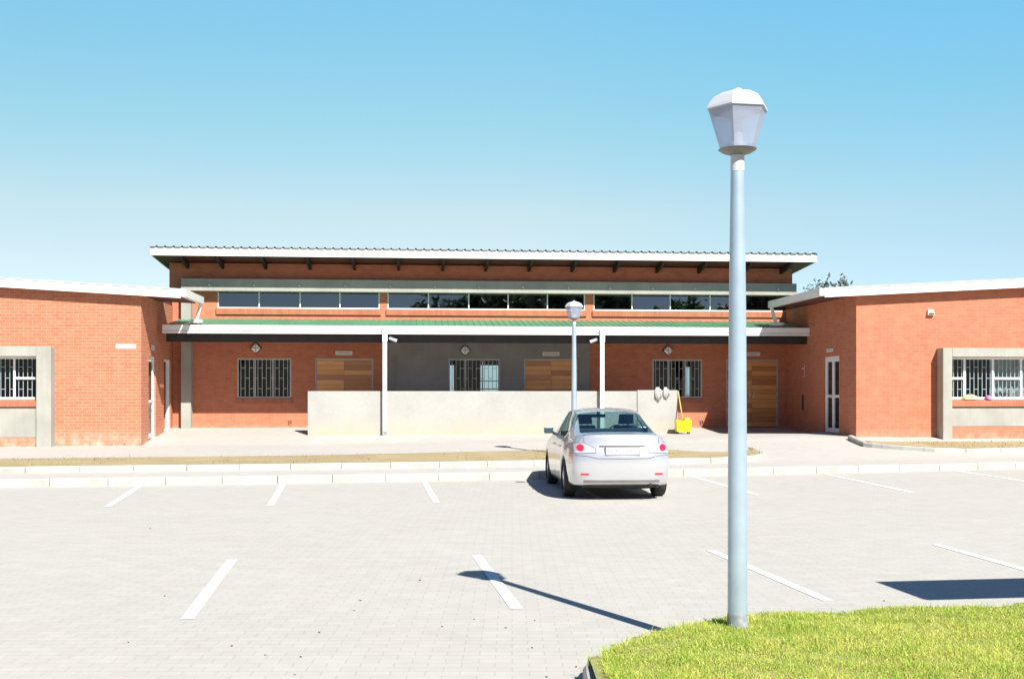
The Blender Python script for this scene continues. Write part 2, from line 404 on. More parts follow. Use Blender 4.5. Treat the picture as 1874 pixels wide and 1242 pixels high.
g = MB(); S = 900
g.quad((-S,-S,-.06), (S,-S,-.06), (S,S,-.06), (-S,S,-.06))
struct(g.build('ground', M['ground']))
xs = list(np.arange(-42, 42.01, 1.0))
g = MB()
for a, b in zip(xs, xs[1:]):
    ys = [-14, 0, 8, kerb_y(a)+.05], [-14, 0, 8, kerb_y(b)+.05]
    for k in range(3):
        g.quad((a,ys[0][k],0), (b,ys[1][k],0), (b,ys[1][k+1],0), (a,ys[0][k+1],0))
lot = struct(g.build('parking_lot', M['paver'], merge=True))
g = MB()
for a, b in zip(xs, xs[1:]):
    def col(x):
        y0 = kerb_y(x)+.14; y1 = 35 + x*math.tan(PSI) + .12
        ts = np.linspace(0, 1, 44)
        return [(x, y0+(y1-y0)*t, ground_z(x, y0+(y1-y0)*t)) for t in ts]
    A, B = col(a), col(b)
    for k in range(43): g.quad(A[k], B[k], B[k+1], A[k+1])
struct(g.build('pavement', M['paver_apron'], merge=True, smooth=True))

def resample(pts, step):
    pts = [Vector(p) for p in pts]; out = []; acc = [0]
    for a, b in zip(pts, pts[1:]): acc.append(acc[-1]+(b-a).length)
    n = max(1, round(acc[-1]/step))
    for i in range(n+1):
        d = acc[-1]*i/n
        for k in range(len(pts)-1):
            if d <= acc[k+1]+1e-9:
                t = (d-acc[k])/max(1e-9, acc[k+1]-acc[k]); out.append(pts[k].lerp(pts[k+1], t)); break
    return out
def kerb_run(name, pts, w, h, mat, stone=1.0, sub=4, gap=.010, inside=1, depth=.05):
    """a run of kerb stones laid along pts (the exposed foot), each with a chamfered nose and an open joint"""
    fine = resample(pts, stone/sub); m = MB()
    def prof(i, sh=0.0):
        p = fine[i]; d = (fine[min(i+1,len(fine)-1)] - fine[max(i-1,0)]); d.z = 0; d.normalize()
        nrm = Vector((-d.y, d.x, 0))*inside; p = p + d*sh
        return [p+Vector((0,0,-depth)), p+nrm*.004+Vector((0,0,h-.022)), p+nrm*.022+Vector((0,0,h)), p+nrm*w+Vector((0,0,h)), p+nrm*w+Vector((0,0,-depth))]
    i = 0
    while i < len(fine)-1:
        j = min(i+sub, len(fine)-1); rings = []
        jit = Vector((0, random.uniform(-.004,.004), random.uniform(-.003,.003)))
        for k in range(i, j+1):
            sh = gap/2 if k == i else (-gap/2 if k == j else 0)
            rings.append([q+jit for q in prof(k, sh)])
        for a, b in zip(rings, rings[1:]):
            for k in range(4): m.quad(a[k], b[k], b[k+1], a[k+1])
        m.poly(rings[0]); m.poly(rings[-1][::-1]); i = j
    return struct(m.build(name, mat, merge=False))
kerb_run('kerb', [(x, kerb_y(x), 0) for x in np.arange(-40, 40.01, .5)], .14, .15, M['kerb'])
# planting strip in front of the verandah, with a tapered end
front = [(x, kerb_y(x)+1.58) for x in np.arange(-40, 4.01, .5)] + [(4.6, kerb_y(4.6)+1.6), (5.2, 24.95), (5.65, 25.5), (5.95, 26.2), (6.05, 26.9)]
kerb_run('kerb', [(x, y, .14) for x, y in front], .13, .13, M['kerb'])
def bed(name, fr, bk, zf, zb):
    m = MB(); nn = 14; rows = []
    for (a, b) in zip(fr, bk):
        row = []
        for k in range(nn+1):
            t = k/nn; x = a[0]+(b[0]-a[0])*t; y = a[1]+(b[1]-a[1])*t
            z = zf(x, y)*(1-t)+zb(x, y)*t + .03*math.sin(math.pi*t)*(1+.8*math.sin(x*1.7+y*2.3)*math.sin(x*.6))
            row.append((x, y, z))
        rows.append(row)
    for a, b in zip(rows, rows[1:]):
        for k in range(nn): m.quad(a[k], b[k], b[k+1], a[k+1])
    return struct(m.build(name, M['dirt'], merge=True, smooth=True)), rows
fr = [(x, y+.12) for x, y in front[:-4]] + [(5.1, 25.05), (5.52, 25.58), (5.8, 26.25), (5.9, 26.9)]
bk = []
for x, y in fr:
    off = 3.75 if x < 3.0 else 3.75 - (x-3.0)/3.0*2.9
    bk.append((min(x, 5.9), max(y+.02, min(y+off, 27.35+.14*x))))
_, rows1 = bed('planting_strip', fr, bk, lambda x,y: .265, lambda x,y: ground_z(x,y)+.012)
front2 = [(8.90, 29.7), (8.87, 29.0), (8.84, 28.22), (9.05, 27.98), (9.6, 27.62), (10.3, 27.3)] + [(x, kerb_y(x)+2.45+ .012*(x-11)) for x in np.arange(11.2, 38, .6)]
def gz0(x, y): return ground_z(x, y)
kerb_run('kerb', [(x, y, gz0(x,y)-.005) for x, y in front2], .13, .12, M['kerb'])
fr2 = [(x+.13*(1 if i < 3 else .5), y+(0 if i < 3 else .12)) for i, (x, y) in enumerate(front2)]
bk2 = [(max(9.15, x), 29.15+.085*(x-9) if x > 8.9 else 29.0) for x, y in fr2]
bk2 = [(x+.0, max(b[1], y+.03)) for (x, y), b in zip(fr2, bk2)]
_, rows2 = bed('planting_strip', fr2, bk2, lambda x,y: ground_z(x,y)+.11, lambda x,y: ground_z(x,y)+.02)

# painted bay lines
lines = [((425,1024),(342,1133)), ((872,1016),(946,1114)), ((1301,1007),(1516,1099)), ((1713,996),(1890,1046)),
         ((258,888),(196,927)), ((518,885),(495,925)), ((776,881),(799,919)), ((1034,878),(1100,913)), ((1265,871),(1388,906)), ((1511,867),(1670,901)), ((1748,861),(1900,884))]
for a, b in lines:
    p, q = GP(*a), GP(*b); d = (q-p).normalized(); w = Vector((-d.y, d.x, 0))*.05
    m = MB(); n = 14
    for k in range(n):
        s0, s1 = p.lerp(q, k/n), p.lerp(q, (k+1)/n)
        m.quad(s0-w+Vector((0,0,.004)), s1-w+Vector((0,0,.004)), s1+w+Vector((0,0,.004)), s0+w+Vector((0,0,.004)))
    o = m.build('parking_line', M['paint_line'], merge=True)
    struct(o, 'painted parking bay lines')

# lawn island under the near lamp
isl = [(.52,1.0), (.52,4.0), (.515,5.6), (.505,6.1), (.50,6.4), (.60,6.75), (.91,7.10), (1.2,7.40), (1.52,7.60), (2.0,7.75), (2.53,7.85), (3.62,7.97), (5.5,8.2), (9.5,8.75), (9.5,1.0)]
kerb_run('kerb', [(.40,1.0,0),(.40,4.0,0),(.398,5.6,0),(.395,6.2,0),(.405,6.5,0),(.45,6.68,0),(.53,6.76,0)] + [(x+.03, y-.12, -.03) for x, y in isl[6:-1]], .11, .125, M['kerb_grey'], inside=-1)
def inside(poly, x, y):
    r = np.zeros(x.shape, bool); j = len(poly)-1
    for i in range(len(poly)):
        xi, yi = poly[i]; xj, yj = poly[j]
        c = ((yi > y) != (yj > y)) & (x < (xj-xi)*(y-yi)/(yj-yi+1e-12)+xi); r ^= c; j = i
    return r
def lawn_z(x, y): return .186 + .014*np.sin(x*2.1+.6)*np.sin(y*1.7) + .008*np.sin(x*5.3+y*3.1)
m = MB(); cell = .15; gx = np.arange(.3, 9.6, cell); gy = np.arange(1, 8.9, cell)
for x in gx:
    for y in gy:
        c = np.array([x, x+cell, x+cell, x]), np.array([y, y, y+cell, y+cell])
        if inside(isl, c[0]-.0, c[1]-.0).all() or inside(isl, np.array([x+cell/2]), np.array([y+cell/2]))[0]:
            m.quad(*[(c[0][k], c[1][k], float(lawn_z(c[0][k], c[1][k]))-.012) for k in range(4)])
struct(m.build('lawn_soil', M['soil'], merge=True, smooth=True))

def blades(name, x, y, z, h, w, mat, lean=.5):
    n = len(x); th = rng.uniform(0, 2*np.pi, n); la = rng.uniform(0, 2*np.pi, n); ln = np.abs(rng.normal(0, lean, n))*h
    dx, dy = np.cos(th)*w/2, np.sin(th)*w/2; lx, ly = np.cos(la)*ln, np.sin(la)*ln
    V = np.empty((n, 5, 3), np.float32)
    V[:,0] = np.stack([x-dx, y-dy, z], 1); V[:,1] = np.stack([x+dx, y+dy, z], 1)
    V[:,2] = np.stack([x+dx*.8+lx*.35, y+dy*.8+ly*.35, z+h*.55], 1); V[:,3] = np.stack([x-dx*.8+lx*.35, y-dy*.8+ly*.35, z+h*.55], 1)
    V[:,4] = np.stack([x+lx, y+ly, z+h*np.clip(1-.25*(ln/h), .3, 1)], 1)
    me = bpy.data.meshes.new(name); me.vertices.add(n*5); me.vertices.foreach_set('co', V.ravel())
    b = np.arange(n)*5
    loops = np.stack([b, b+1, b+2, b+3, b+3, b+2, b+4], 1).ravel().astype(np.int32)
    me.loops.add(n*7); me.loops.foreach_set('vertex_index', loops); me.polygons.add(n*2)
    ls = np.stack([np.arange(n)*7, np.arange(n)*7+4], 1).ravel().astype(np.int32)
    me.polygons.foreach_set('loop_start', ls)
    me.update(calc_edges=True); me.validate(); me.materials.append(mat)
    o = bpy.data.objects.new(name, me); COL.objects.link(o); return o
n = 270000
x = rng.uniform(.4, 5.2, n); y = rng.uniform(4.6, 8.4, n)
k = inside(isl, x, y); x, y = x[k], y[k]
tuft = np.sin(x*7.1+np.sin(y*5)*2)*np.sin(y*8.3+np.sin(x*4)*2)
h = rng.uniform(.014, .040, len(x))*(1+.5*tuft); h[rng.random(len(x)) < .012] *= 1.9
gr = blades('grass', x, y, lawn_z(x, y)-.015, h, rng.uniform(.0022, .0048, len(x)), M['grass'], .9)
stuff(gr, 'bright green mown lawn with straw flecks around the near lamp post', 'grass')
ex, ey = [], []
for (a, b) in zip(isl[4:-2], isl[5:-1]):      # longer blades hanging over the kerb
    for _ in range(int(420*math.dist(a, b))):
        t = random.random(); ex.append(a[0]+(b[0]-a[0])*t+random.gauss(-.01,.03)); ey.append(a[1]+(b[1]-a[1])*t+random.gauss(.01,.03))
ex, ey = np.array(ex), np.array(ey)
stuff(blades('grass_fringe', ex, ey, lawn_z(ex, ey)-.05, rng.uniform(.045,.085,len(ex)), rng.uniform(.004,.006,len(ex)), M['grass'], .9), 'longer grass blades hanging over the lawn kerb', 'grass')
# sparse dry blades in the planting strips
px_, py_, pz_ = [], [], []
for rows in (rows1, rows2):
    for _ in range(5200):
        i = random.randrange(len(rows)-1); k = random.randrange(len(rows[0])-1)
        a, b = rows[i][k], rows[i+1][k+1]
        if abs(a[0]) > 15: continue
        if math.sin(a[0]*1.9)*math.sin(a[0]*.7+1)+random.uniform(-.6,.6) < .1: continue
        t = random.random(); u = random.random()
        px_.append(a[0]+(b[0]-a[0])*t); py_.append(a[1]+(b[1]-a[1])*u); pz_.append(min(a[2], b[2])-.01)
px_, py_, pz_ = map(np.array, (px_, py_, pz_))
stuff(blades('dry_grass', px_, py_, pz_, rng.uniform(.03,.09,len(px_)), rng.uniform(.008,.016,len(px_)), M['weed'], .7), 'sparse dry grass tufts in the bare planting strips', 'grass')
# litter on the paving
m = MB()
for _ in range(20):
    p = GP(random.gauss(820, 330), random.uniform(1085, 1242)) if random.random() < .8 else GP(random.uniform(60, 900), random.uniform(960, 1242))
    a = random.uniform(0, 6.3); l = random.uniform(.004, .012); w = random.uniform(.002, .005)
    d = Vector((math.cos(a), math.sin(a), 0)); e = Vector((-d.y, d.x, 0)); up = Vector((0,0,random.uniform(.004,.009)))
    z0 = Vector((0,0,.001))
    m.hexa([p-d*l-e*w+z0, p+d*l-e*w+z0, p+d*l+e*w+z0, p-d*l+e*w+z0, p-d*l-e*w+up, p+d*l-e*w*.5+up, p+d*l+e*w+up, p-d*l+e*w*.6+up])
stuff(m.build('leaf_litter', M['twig']), 'scattered dark twig and leaf crumbs on the paving', 'litter')

# ------------------------------------------------------------------ buildings
def building(name, lx, yl, z=0.0):
    e = empty(name, to_world(lx, yl, z), PSI); e['_o'] = 0; del e['_o']
    return e, (lx, yl, z)
hall, HO = building('brick_hall', 0, 0)
def hp(mb, name, mat, par=None, **kw): 
    return mb.build(name, mat, par or hall, HO, **kw)

def window_unit(par, off, axis, plane, u0, u1, z0, z1, name, cols, rails, frame_mat, fw=.045, fd=.06, bars=None, glass='glass', out=-1, bar_pitch=.13, bar_mat='bar_metal', tilt=0):
    """frame with mullions (the part), panes and burglar bars below it (sub-parts)"""
    P = (lambda u, w, v: (u, w, v)) if axis == 'y' else (lambda u, w, v: (w, u, v))
    def bx(mb, a, b, w0, w1, c, d):
        if axis == 'y': mb.box(a, b, w0, w1, c, d)
        else: mb.box(w0, w1, a, b, c, d)
    f = MB(); w0, w1 = plane, plane + fd*out
    bx(f, u0, u0+fw, w0, w1, z0, z1); bx(f, u1-fw, u1, w0, w1, z0, z1)
    bx(f, u0+fw, u1-fw, w0, w1, z0, z0+fw); bx(f, u0+fw, u1-fw, w0, w1, z1-fw, z1)
    for c in cols: bx(f, c-fw*.45, c+fw*.45, w0+.003*out, w1-.003*out, z0+fw, z1-fw)
    for (a, b, zr) in rails: bx(f, a+.002, b-.002, w0+.004*out, w1-.001*out, zr-fw*.5, zr+fw*.5)
    fo = f.build(name, frame_mat, par, off, bevel=.004)
    edges = [u0+fw*.5] + list(cols) + [u1-fw*.5]
    for a, b in zip(edges, edges[1:]):
        p = MB(); t0 = random.uniform(-.4, .4)*tilt; t1 = random.uniform(.15, 1)*tilt; w = plane + fd*out*.45
        p.quad(P(a, w+t0, z0+fw*.5), P(b, w-t0, z0+fw*.5), P(b, w-t0+t1, z1-fw*.5), P(a, w+t0+t1, z1-fw*.5))
        p.build('pane', M[glass], fo, off, recalc=False)
    if bars:
        bm_ = MB(); nb = max(2, round((u1-u0-2*fw)/bar_pitch)); wb = plane + fd*out*.45 + .018*out if bar_mat != 'white_frame' else plane + fd*out*.45 - .02*out
        us = [u0+fw+(u1-u0-2*fw)*(i+.5)/nb for i in range(nb)]
        for u in us: bx(bm_, u-.008, u+.008, wb-.006, wb+.006, z0+.02, z1-.02)
        for i in range(nb-1):
            for k, fr_ in enumerate((.24, .5, .76)):
                if (i+k) % 2 == 0: bx(bm_, us[i]+.008, us[i+1]-.008, wb-.0055, wb+.0055, z0+(z1-z0)*fr_-.008, z0+(z1-z0)*fr_+.008)
        bm_.build('burglar_bars', M[bar_mat], fo, off)
    return fo

def door_unit(par, off, axis, plane, u0, u1, z0, z1, out=-1, frame='alu'):
    fw = .05
    def bx(mb, a, b, w0, w1, c, d):
        if axis == 'y': mb.box(a, b, w0, w1, c, d)
        else: mb.box(w0, w1, a, b, c, d)
    f = MB()
    bx(f, u0, u0+fw, plane, plane+.05*out, z0, z1); bx(f, u1-fw, u1, plane, plane+.05*out, z0, z1); bx(f, u0+fw, u1-fw, plane, plane+.05*out, z1-fw, z1)
    d = f.build('door', M[frame], par, off, bevel=.004)
    mid = (u0+u1)/2
    for a, b in ((u0+fw+.003, mid-.003), (mid+.003, u1-fw-.003)):
        l = MB(); bx(l, a, b, plane, plane+.03*out, z0+.01, z1-fw-.003); lo = l.build('leaf', M['wood'], d, off)
    h = MB(); zc = z0+1.02
    for u in (mid-.06, mid+.06): bx(h, u-.02, u+.02, plane+.03*out, plane+.04*out, zc-.09, zc+.09); bx(h, u-.05, u+.05, plane+.065*out, plane+.085*out, zc+.0, zc+.025); bx(h, u-.01, u+.01, plane+.04*out, plane+.065*out, zc+.0, zc+.025)
    h.build('handle', M['chrome'], d, off)
    return d

HL, HR = LX(310, 0), LX(1450, 0)              # hall ends
FZ = .50                                      # foundations go a little under the paving
zc0, zc1 = LZ(900, 567, 0), 4.93
clere = [(LX(398,0), LX(695,0), [474,549,622]), (LX(709,0), LX(1071,0), [784,858,930,1002]), (LX(1086,0), LX(1447,0), [1157,1227,1300,1360])]
wins = [(LX(434,0), LX(533,0)), (LX(821,0), LX(915,0)), (LX(1194,0), LX(1285,0))]
zw0, zw1 = LZ(900, 728, 0), LZ(900, 656.5, 0)
doors = [(LX(576,0), LX(683,0)), (LX(959,0), LX(1059,0)), (LX(1329,0), LX(1425,0))]
zd1 = LZ(900, 656.5, 0)
holes = [(a, b, zc0, zc1) for a, b, _ in clere] + [(a, b, zw0, zw1) for a, b in wins]
for a, b in doors: holes.append((a, b, floor_z((a+b)/2, 0)-.0, zd1))
w = MB()
w.wall('y', 0, HL, HR, FZ, 5.63, holes, .22)
rear = [(LX(877,8), LX(913,8), 1.35, 2.75), (LX(819,8), LX(832,8), 1.2, 2.75), (LX(1252,8), LX(1263,8), 1.0, 2.7)]
w.wall('y', 8, HL, HR, -.05, 5.12, rear, .22, back=-1)
w.wall('x', HL, .22, 7.78, -.05, 5.12, [], .22, back=1); w.poly([(HL,.22,5.12),(HL,7.78,5.12),(HL,.22,5.62)]); w.poly([(HR,.22,5.12),(HR,7.78,5.12),(HR,.22,5.62)])
w.wall('x', HR, .22, 7.78, -.05, 5.12, [], .22, back=-1)
hp(w, 'wall', M['brick'])
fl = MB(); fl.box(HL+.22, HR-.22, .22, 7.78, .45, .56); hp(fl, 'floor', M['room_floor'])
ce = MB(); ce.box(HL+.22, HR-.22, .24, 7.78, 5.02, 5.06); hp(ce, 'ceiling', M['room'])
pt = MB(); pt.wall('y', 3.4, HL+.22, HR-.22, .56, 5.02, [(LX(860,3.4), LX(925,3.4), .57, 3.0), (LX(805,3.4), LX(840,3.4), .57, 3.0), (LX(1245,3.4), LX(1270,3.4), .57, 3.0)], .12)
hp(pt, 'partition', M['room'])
for a, b, z0, z1 in rear:
    window_unit(hall, HO, 'y', 8, a, b, z0, z1, 'window', [], [(a, b, z0+(z1-z0)*f_) for f_ in (.33, .55)] if b-a > .3 else [], M['alu'], .03)
# grey plaster bay behind the low wall
pl = MB(); u0, u1 = LX(706,0), LX(1080,0)
pl.wall('y', -.02, u0, u1, FZ, 3.30, [(wins[1][0]-.0, wins[1][1]+.0, zw0, zw1), (doors[1][0], doors[1][1], floor_z(0,0)-.0, zd1)], .0195)
hp(pl, 'plaster_panel', M['panel_concrete'])
for i, (a, b) in enumerate(wins):
    n = 2; cs = [a+(b-a)*.33, a+(b-a)*.66]
    window_unit(hall, HO, 'y', .07, a, b, zw0, zw1, 'window', cs, [], M['alu'], .045, .06, bars=True, bar_pitch=.125)
    if i != 1:
        s_ = MB(); s_.box(a-.03, b+.03, -.035, -.002, zw0-.16, zw0-.01); hp(s_, 'sill', M['brick_sill'], bevel=.004)
for a, b in doors:
    door_unit(hall, HO, 'y', .10, a, b, floor_z((a+b)/2, 0)+.01, zd1)
    th = MB(); th.box(a, b, -.01, .2, floor_z((a+b)/2,0)-.08, floor_z((a+b)/2,0)+.008); hp(th, 'threshold', M['frame_concrete'])
for a, b, cs in clere:
    window_unit(hall, HO, 'y', .08, a, b, zc0, zc1, 'window', [LX(c, 0) for c in cs], [], M['white_frame'], .036, .06, glass='glass_high', tilt=.010)
    s_ = MB(); s_.box(a-.04, b+.04, -.055, -.002, LZ(900,578,0), zc0-.012); hp(s_, 'sill', M['brick_sill'], bevel=.004)
# concrete hood round the high windows: ledge, outer fins; the left fin runs down as a column
lz0, lz1 = LZ(900, 536, -.31), LZ(900, 514, -.31)
cl0, cl1 = LX(331, -.31), LX(349, -.31); rl0, rl1 = LX(1446, -.31), LX(1458, -.31)
c_ = MB(); c_.box(cl0, rl1, -.31, -.002, lz0, lz1); hp(c_, 'ledge', M['frame_concrete'], bevel=.008)
for px in [383,465,548,632,714,796,876,957,1040,1116,1194,1272,1424]:
    q = MB(); xx = LX(px, -.33); q.box(xx-.025, xx+.025, -.36, -.312, LZ(900,527,-.31), LZ(900,523,-.31)); hp(q, 'drip_spout', M['alu'])
c_ = MB(); c_.box(cl0, cl1, -.308, -.002, FZ-.1, lz0); hp(c_, 'column', M['frame_concrete'], bevel=.008)
c_ = MB(); c_.box(rl0, rl1, -.308, -.002, 3.9, lz0); hp(c_, 'column', M['frame_concrete'], bevel=.008)
# upper roof: ribbed sheet, white fascia, soffit and rafter ends
RY = -1.12; rz1, rz0 = 5.975, 5.72
rx0, rx1 = LX(275, RY), LX(1495, RY)
fa = MB(); fa.box(rx0, rx1, RY, RY+.03, rz0, rz1-.015)
fa.hexa([(rx0,RY+.03,rz0),(rx0+.03,RY+.03,rz0),(rx0+.03,8.5,rz0-.60),(rx0,8.5,rz0-.60),(rx0,RY+.03,rz1-.015),(rx0+.03,RY+.03,rz1-.015),(rx0+.03,8.5,rz1-.62),(rx0,8.5,rz1-.62)])
fa.hexa([(rx1-.03,RY+.03,rz0),(rx1,RY+.03,rz0),(rx1,8.5,rz0-.60),(rx1-.03,8.5,rz0-.60),(rx1-.03,RY+.03,rz1-.015),(rx1,RY+.03,rz1-.015),(rx1,8.5,rz1-.62),(rx1-.03,8.5,rz1-.62)])
hp(fa, 'fascia', M['white_metal'])
def ribbed(mb, x0, x1, ya, za, yb, zb, pitch=.245, rh=.045, over=.03):
    """box-rib roof sheet running from (ya, za) to (yb, zb) with its ribs along the slope"""
    prof = []; x = x0
    while x < x1 - pitch*.5:
        prof += [(x, 0), (x+pitch*.70, 0), (x+pitch*.76, rh), (x+pitch*.94, rh)]; x += pitch
    prof.append((x1, 0))
    for (xa, ha), (xb, hb) in zip(prof, prof[1:]):
        mb.quad((xa,ya,za+ha), (xb,ya,za+hb), (xb,yb,zb+hb), (xa,yb,zb+ha))
        mb.quad((xa,ya,za+ha-.006), (xa,yb,zb+ha-.006), (xb,yb,zb+hb-.006), (xb,ya,za+hb-.006))
        mb.quad((xa,ya,za+ha-.006), (xb,ya,za+hb-.006), (xb,ya,za+hb), (xa,ya,za+ha))
rf = MB(); ribbed(rf, rx0-.02, rx1+.02, RY-.05, rz1, 8.55, rz1-.60, rh=.032)
roof = hp(rf, 'roof', M['grey_roof'])
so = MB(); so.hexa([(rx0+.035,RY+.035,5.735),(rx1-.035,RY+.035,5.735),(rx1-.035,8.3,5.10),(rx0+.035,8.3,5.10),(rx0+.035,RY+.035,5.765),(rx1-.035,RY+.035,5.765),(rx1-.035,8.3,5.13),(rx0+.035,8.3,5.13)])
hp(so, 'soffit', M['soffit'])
for px in [337,402,482,564.5,647,729,811,891,971,1051,1130,1209,1287,1368,1440]:
    xx = LX(px, -.6); q = MB()
    q.hexa([(xx-.04,-.95,5.60),(xx+.04,-.95,5.60),(xx+.04,-.002,5.45),(xx-.04,-.002,5.45),(xx-.04,-1.0,5.722),(xx+.04,-1.0,5.722),(xx+.04,-.002,5.652),(xx-.04,-.002,5.652)])
    hp(q, 'rafter', M['dark_timber'])
# verandah roof
GY = -2.20; gz1, gz0 = LZ(900, 597, GY), LZ(900, 612, GY)
gx0, gx1 = LX(297, GY), LX(1490, GY)
gu = MB()
gu.box(gx0, gx1, GY, GY+.012, gz0+.085, gz1); gu.box(gx0, gx1, GY+.03, GY+.042, gz0+.05, gz0+.085); gu.box(gx0, gx1, GY-.004, GY+.10, gz0, gz0+.05); gu.box(gx0, gx1, GY+.10, GY+.112, gz0, gz1-.02)
gu.box(gx0, gx0+.012, GY+.002, GY+.112, gz0+.02, gz1-.002); gu.box(gx1-.012, gx1, GY+.002, GY+.112, gz0+.02, gz1-.002)
hp(gu, 'gutter', M['white_metal'])
zt = LZ(900, 586, 0); cr0, cr1 = HL+.02, LX(1490, GY)
cr = MB(); ribbed(cr, gx0+.05, gx1-.05, GY+.06, gz1-.012, -.004, zt, pitch=.19, rh=.016)
hp(cr, 'canopy_roof', M['green_roof'])
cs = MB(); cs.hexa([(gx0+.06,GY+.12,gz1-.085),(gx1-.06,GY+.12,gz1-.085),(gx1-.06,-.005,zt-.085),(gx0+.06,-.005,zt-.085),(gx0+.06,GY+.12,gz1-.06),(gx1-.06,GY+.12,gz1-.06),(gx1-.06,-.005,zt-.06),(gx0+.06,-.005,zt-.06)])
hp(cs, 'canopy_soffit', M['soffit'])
be = MB(); be.box(gx0+.06, gx1-.06, GY+.22, GY+.30, LZ(900,627.5,GY+.22), gz1-.09); hp(be, 'beam', M['dark_timber'], bevel=.006)
for px in range(360, 1440, 82):
    xx = LX(px, -1.2); q = MB()
    q.hexa([(xx-.03,GY+.31,gz1-.26),(xx+.03,GY+.31,gz1-.26),(xx+.03,-.006,zt-.27),(xx-.03,-.006,zt-.27),(xx-.03,GY+.31,gz1-.09),(xx+.03,GY+.31,gz1-.09),(xx+.03,-.006,zt-.088),(xx-.03,-.006,zt-.088)])
    hp(q, 'rafter', M['dark_timber'])
for px in (705, 1102.5):
    xx = LX(px, GY); zb = floor_z(xx, GY)
    q = MB(); q.box(xx-.085, xx+.065, GY-.075, GY-.006, gz0-.22, gz1-.05)
    q.box(xx-.075, xx+.05, GY-.06, GY+.045, zb+.13, gz0-.19)
    d_ = hp(q, 'downpipe', M['white_metal'], bevel=.012)
    s_ = MB(); s_.box(xx-.09, xx+.04, GY-.065, GY+.055, zb-.03, zb+.13); s_.build('shoe', M['galv_base'], d_, HO, bevel=.01)
# floor-level outlet plates and vents on the wall
for px, py in ((531, 773), (1284, 773)):
    xx = LX(px, 0); zz = LZ(px, py, 0); q = MB(); q.box(xx-.07, xx+.07, -.012, -.001, zz-.09, zz+.09)
    v = hp(q, 'outlet_plate', M['brick_sill']); 
    k = MB(); k.box(xx-.045, xx-.02, -.02, -.0125, zz-.06, zz+.06); k.box(xx+.01, xx+.04, -.02, -.0125, zz-.03, zz+.06); k.build('outlet', M['black'], v, HO)
tag(hall, 'tall red brick hall with white edged roof, high window band and green verandah roof', 'building')

# ---- the two lower wings
def wing(name, side, corner, yl, over_f, eave, zeave, rise, far, brick):
    """side -1/+1: which way the wing runs from its inner corner; eave: x of the eave line; zeave: top of fascia there"""
    e, off = building(name, corner, yl)
    return e, off
lw_c, lw_y = -10.36, -4.0
LWing, LO = building('brick_wing', lw_c, lw_y)
rw_c, rw_y = 8.76, -5.76
RWing, RO = building('brick_wing', rw_c, rw_y)

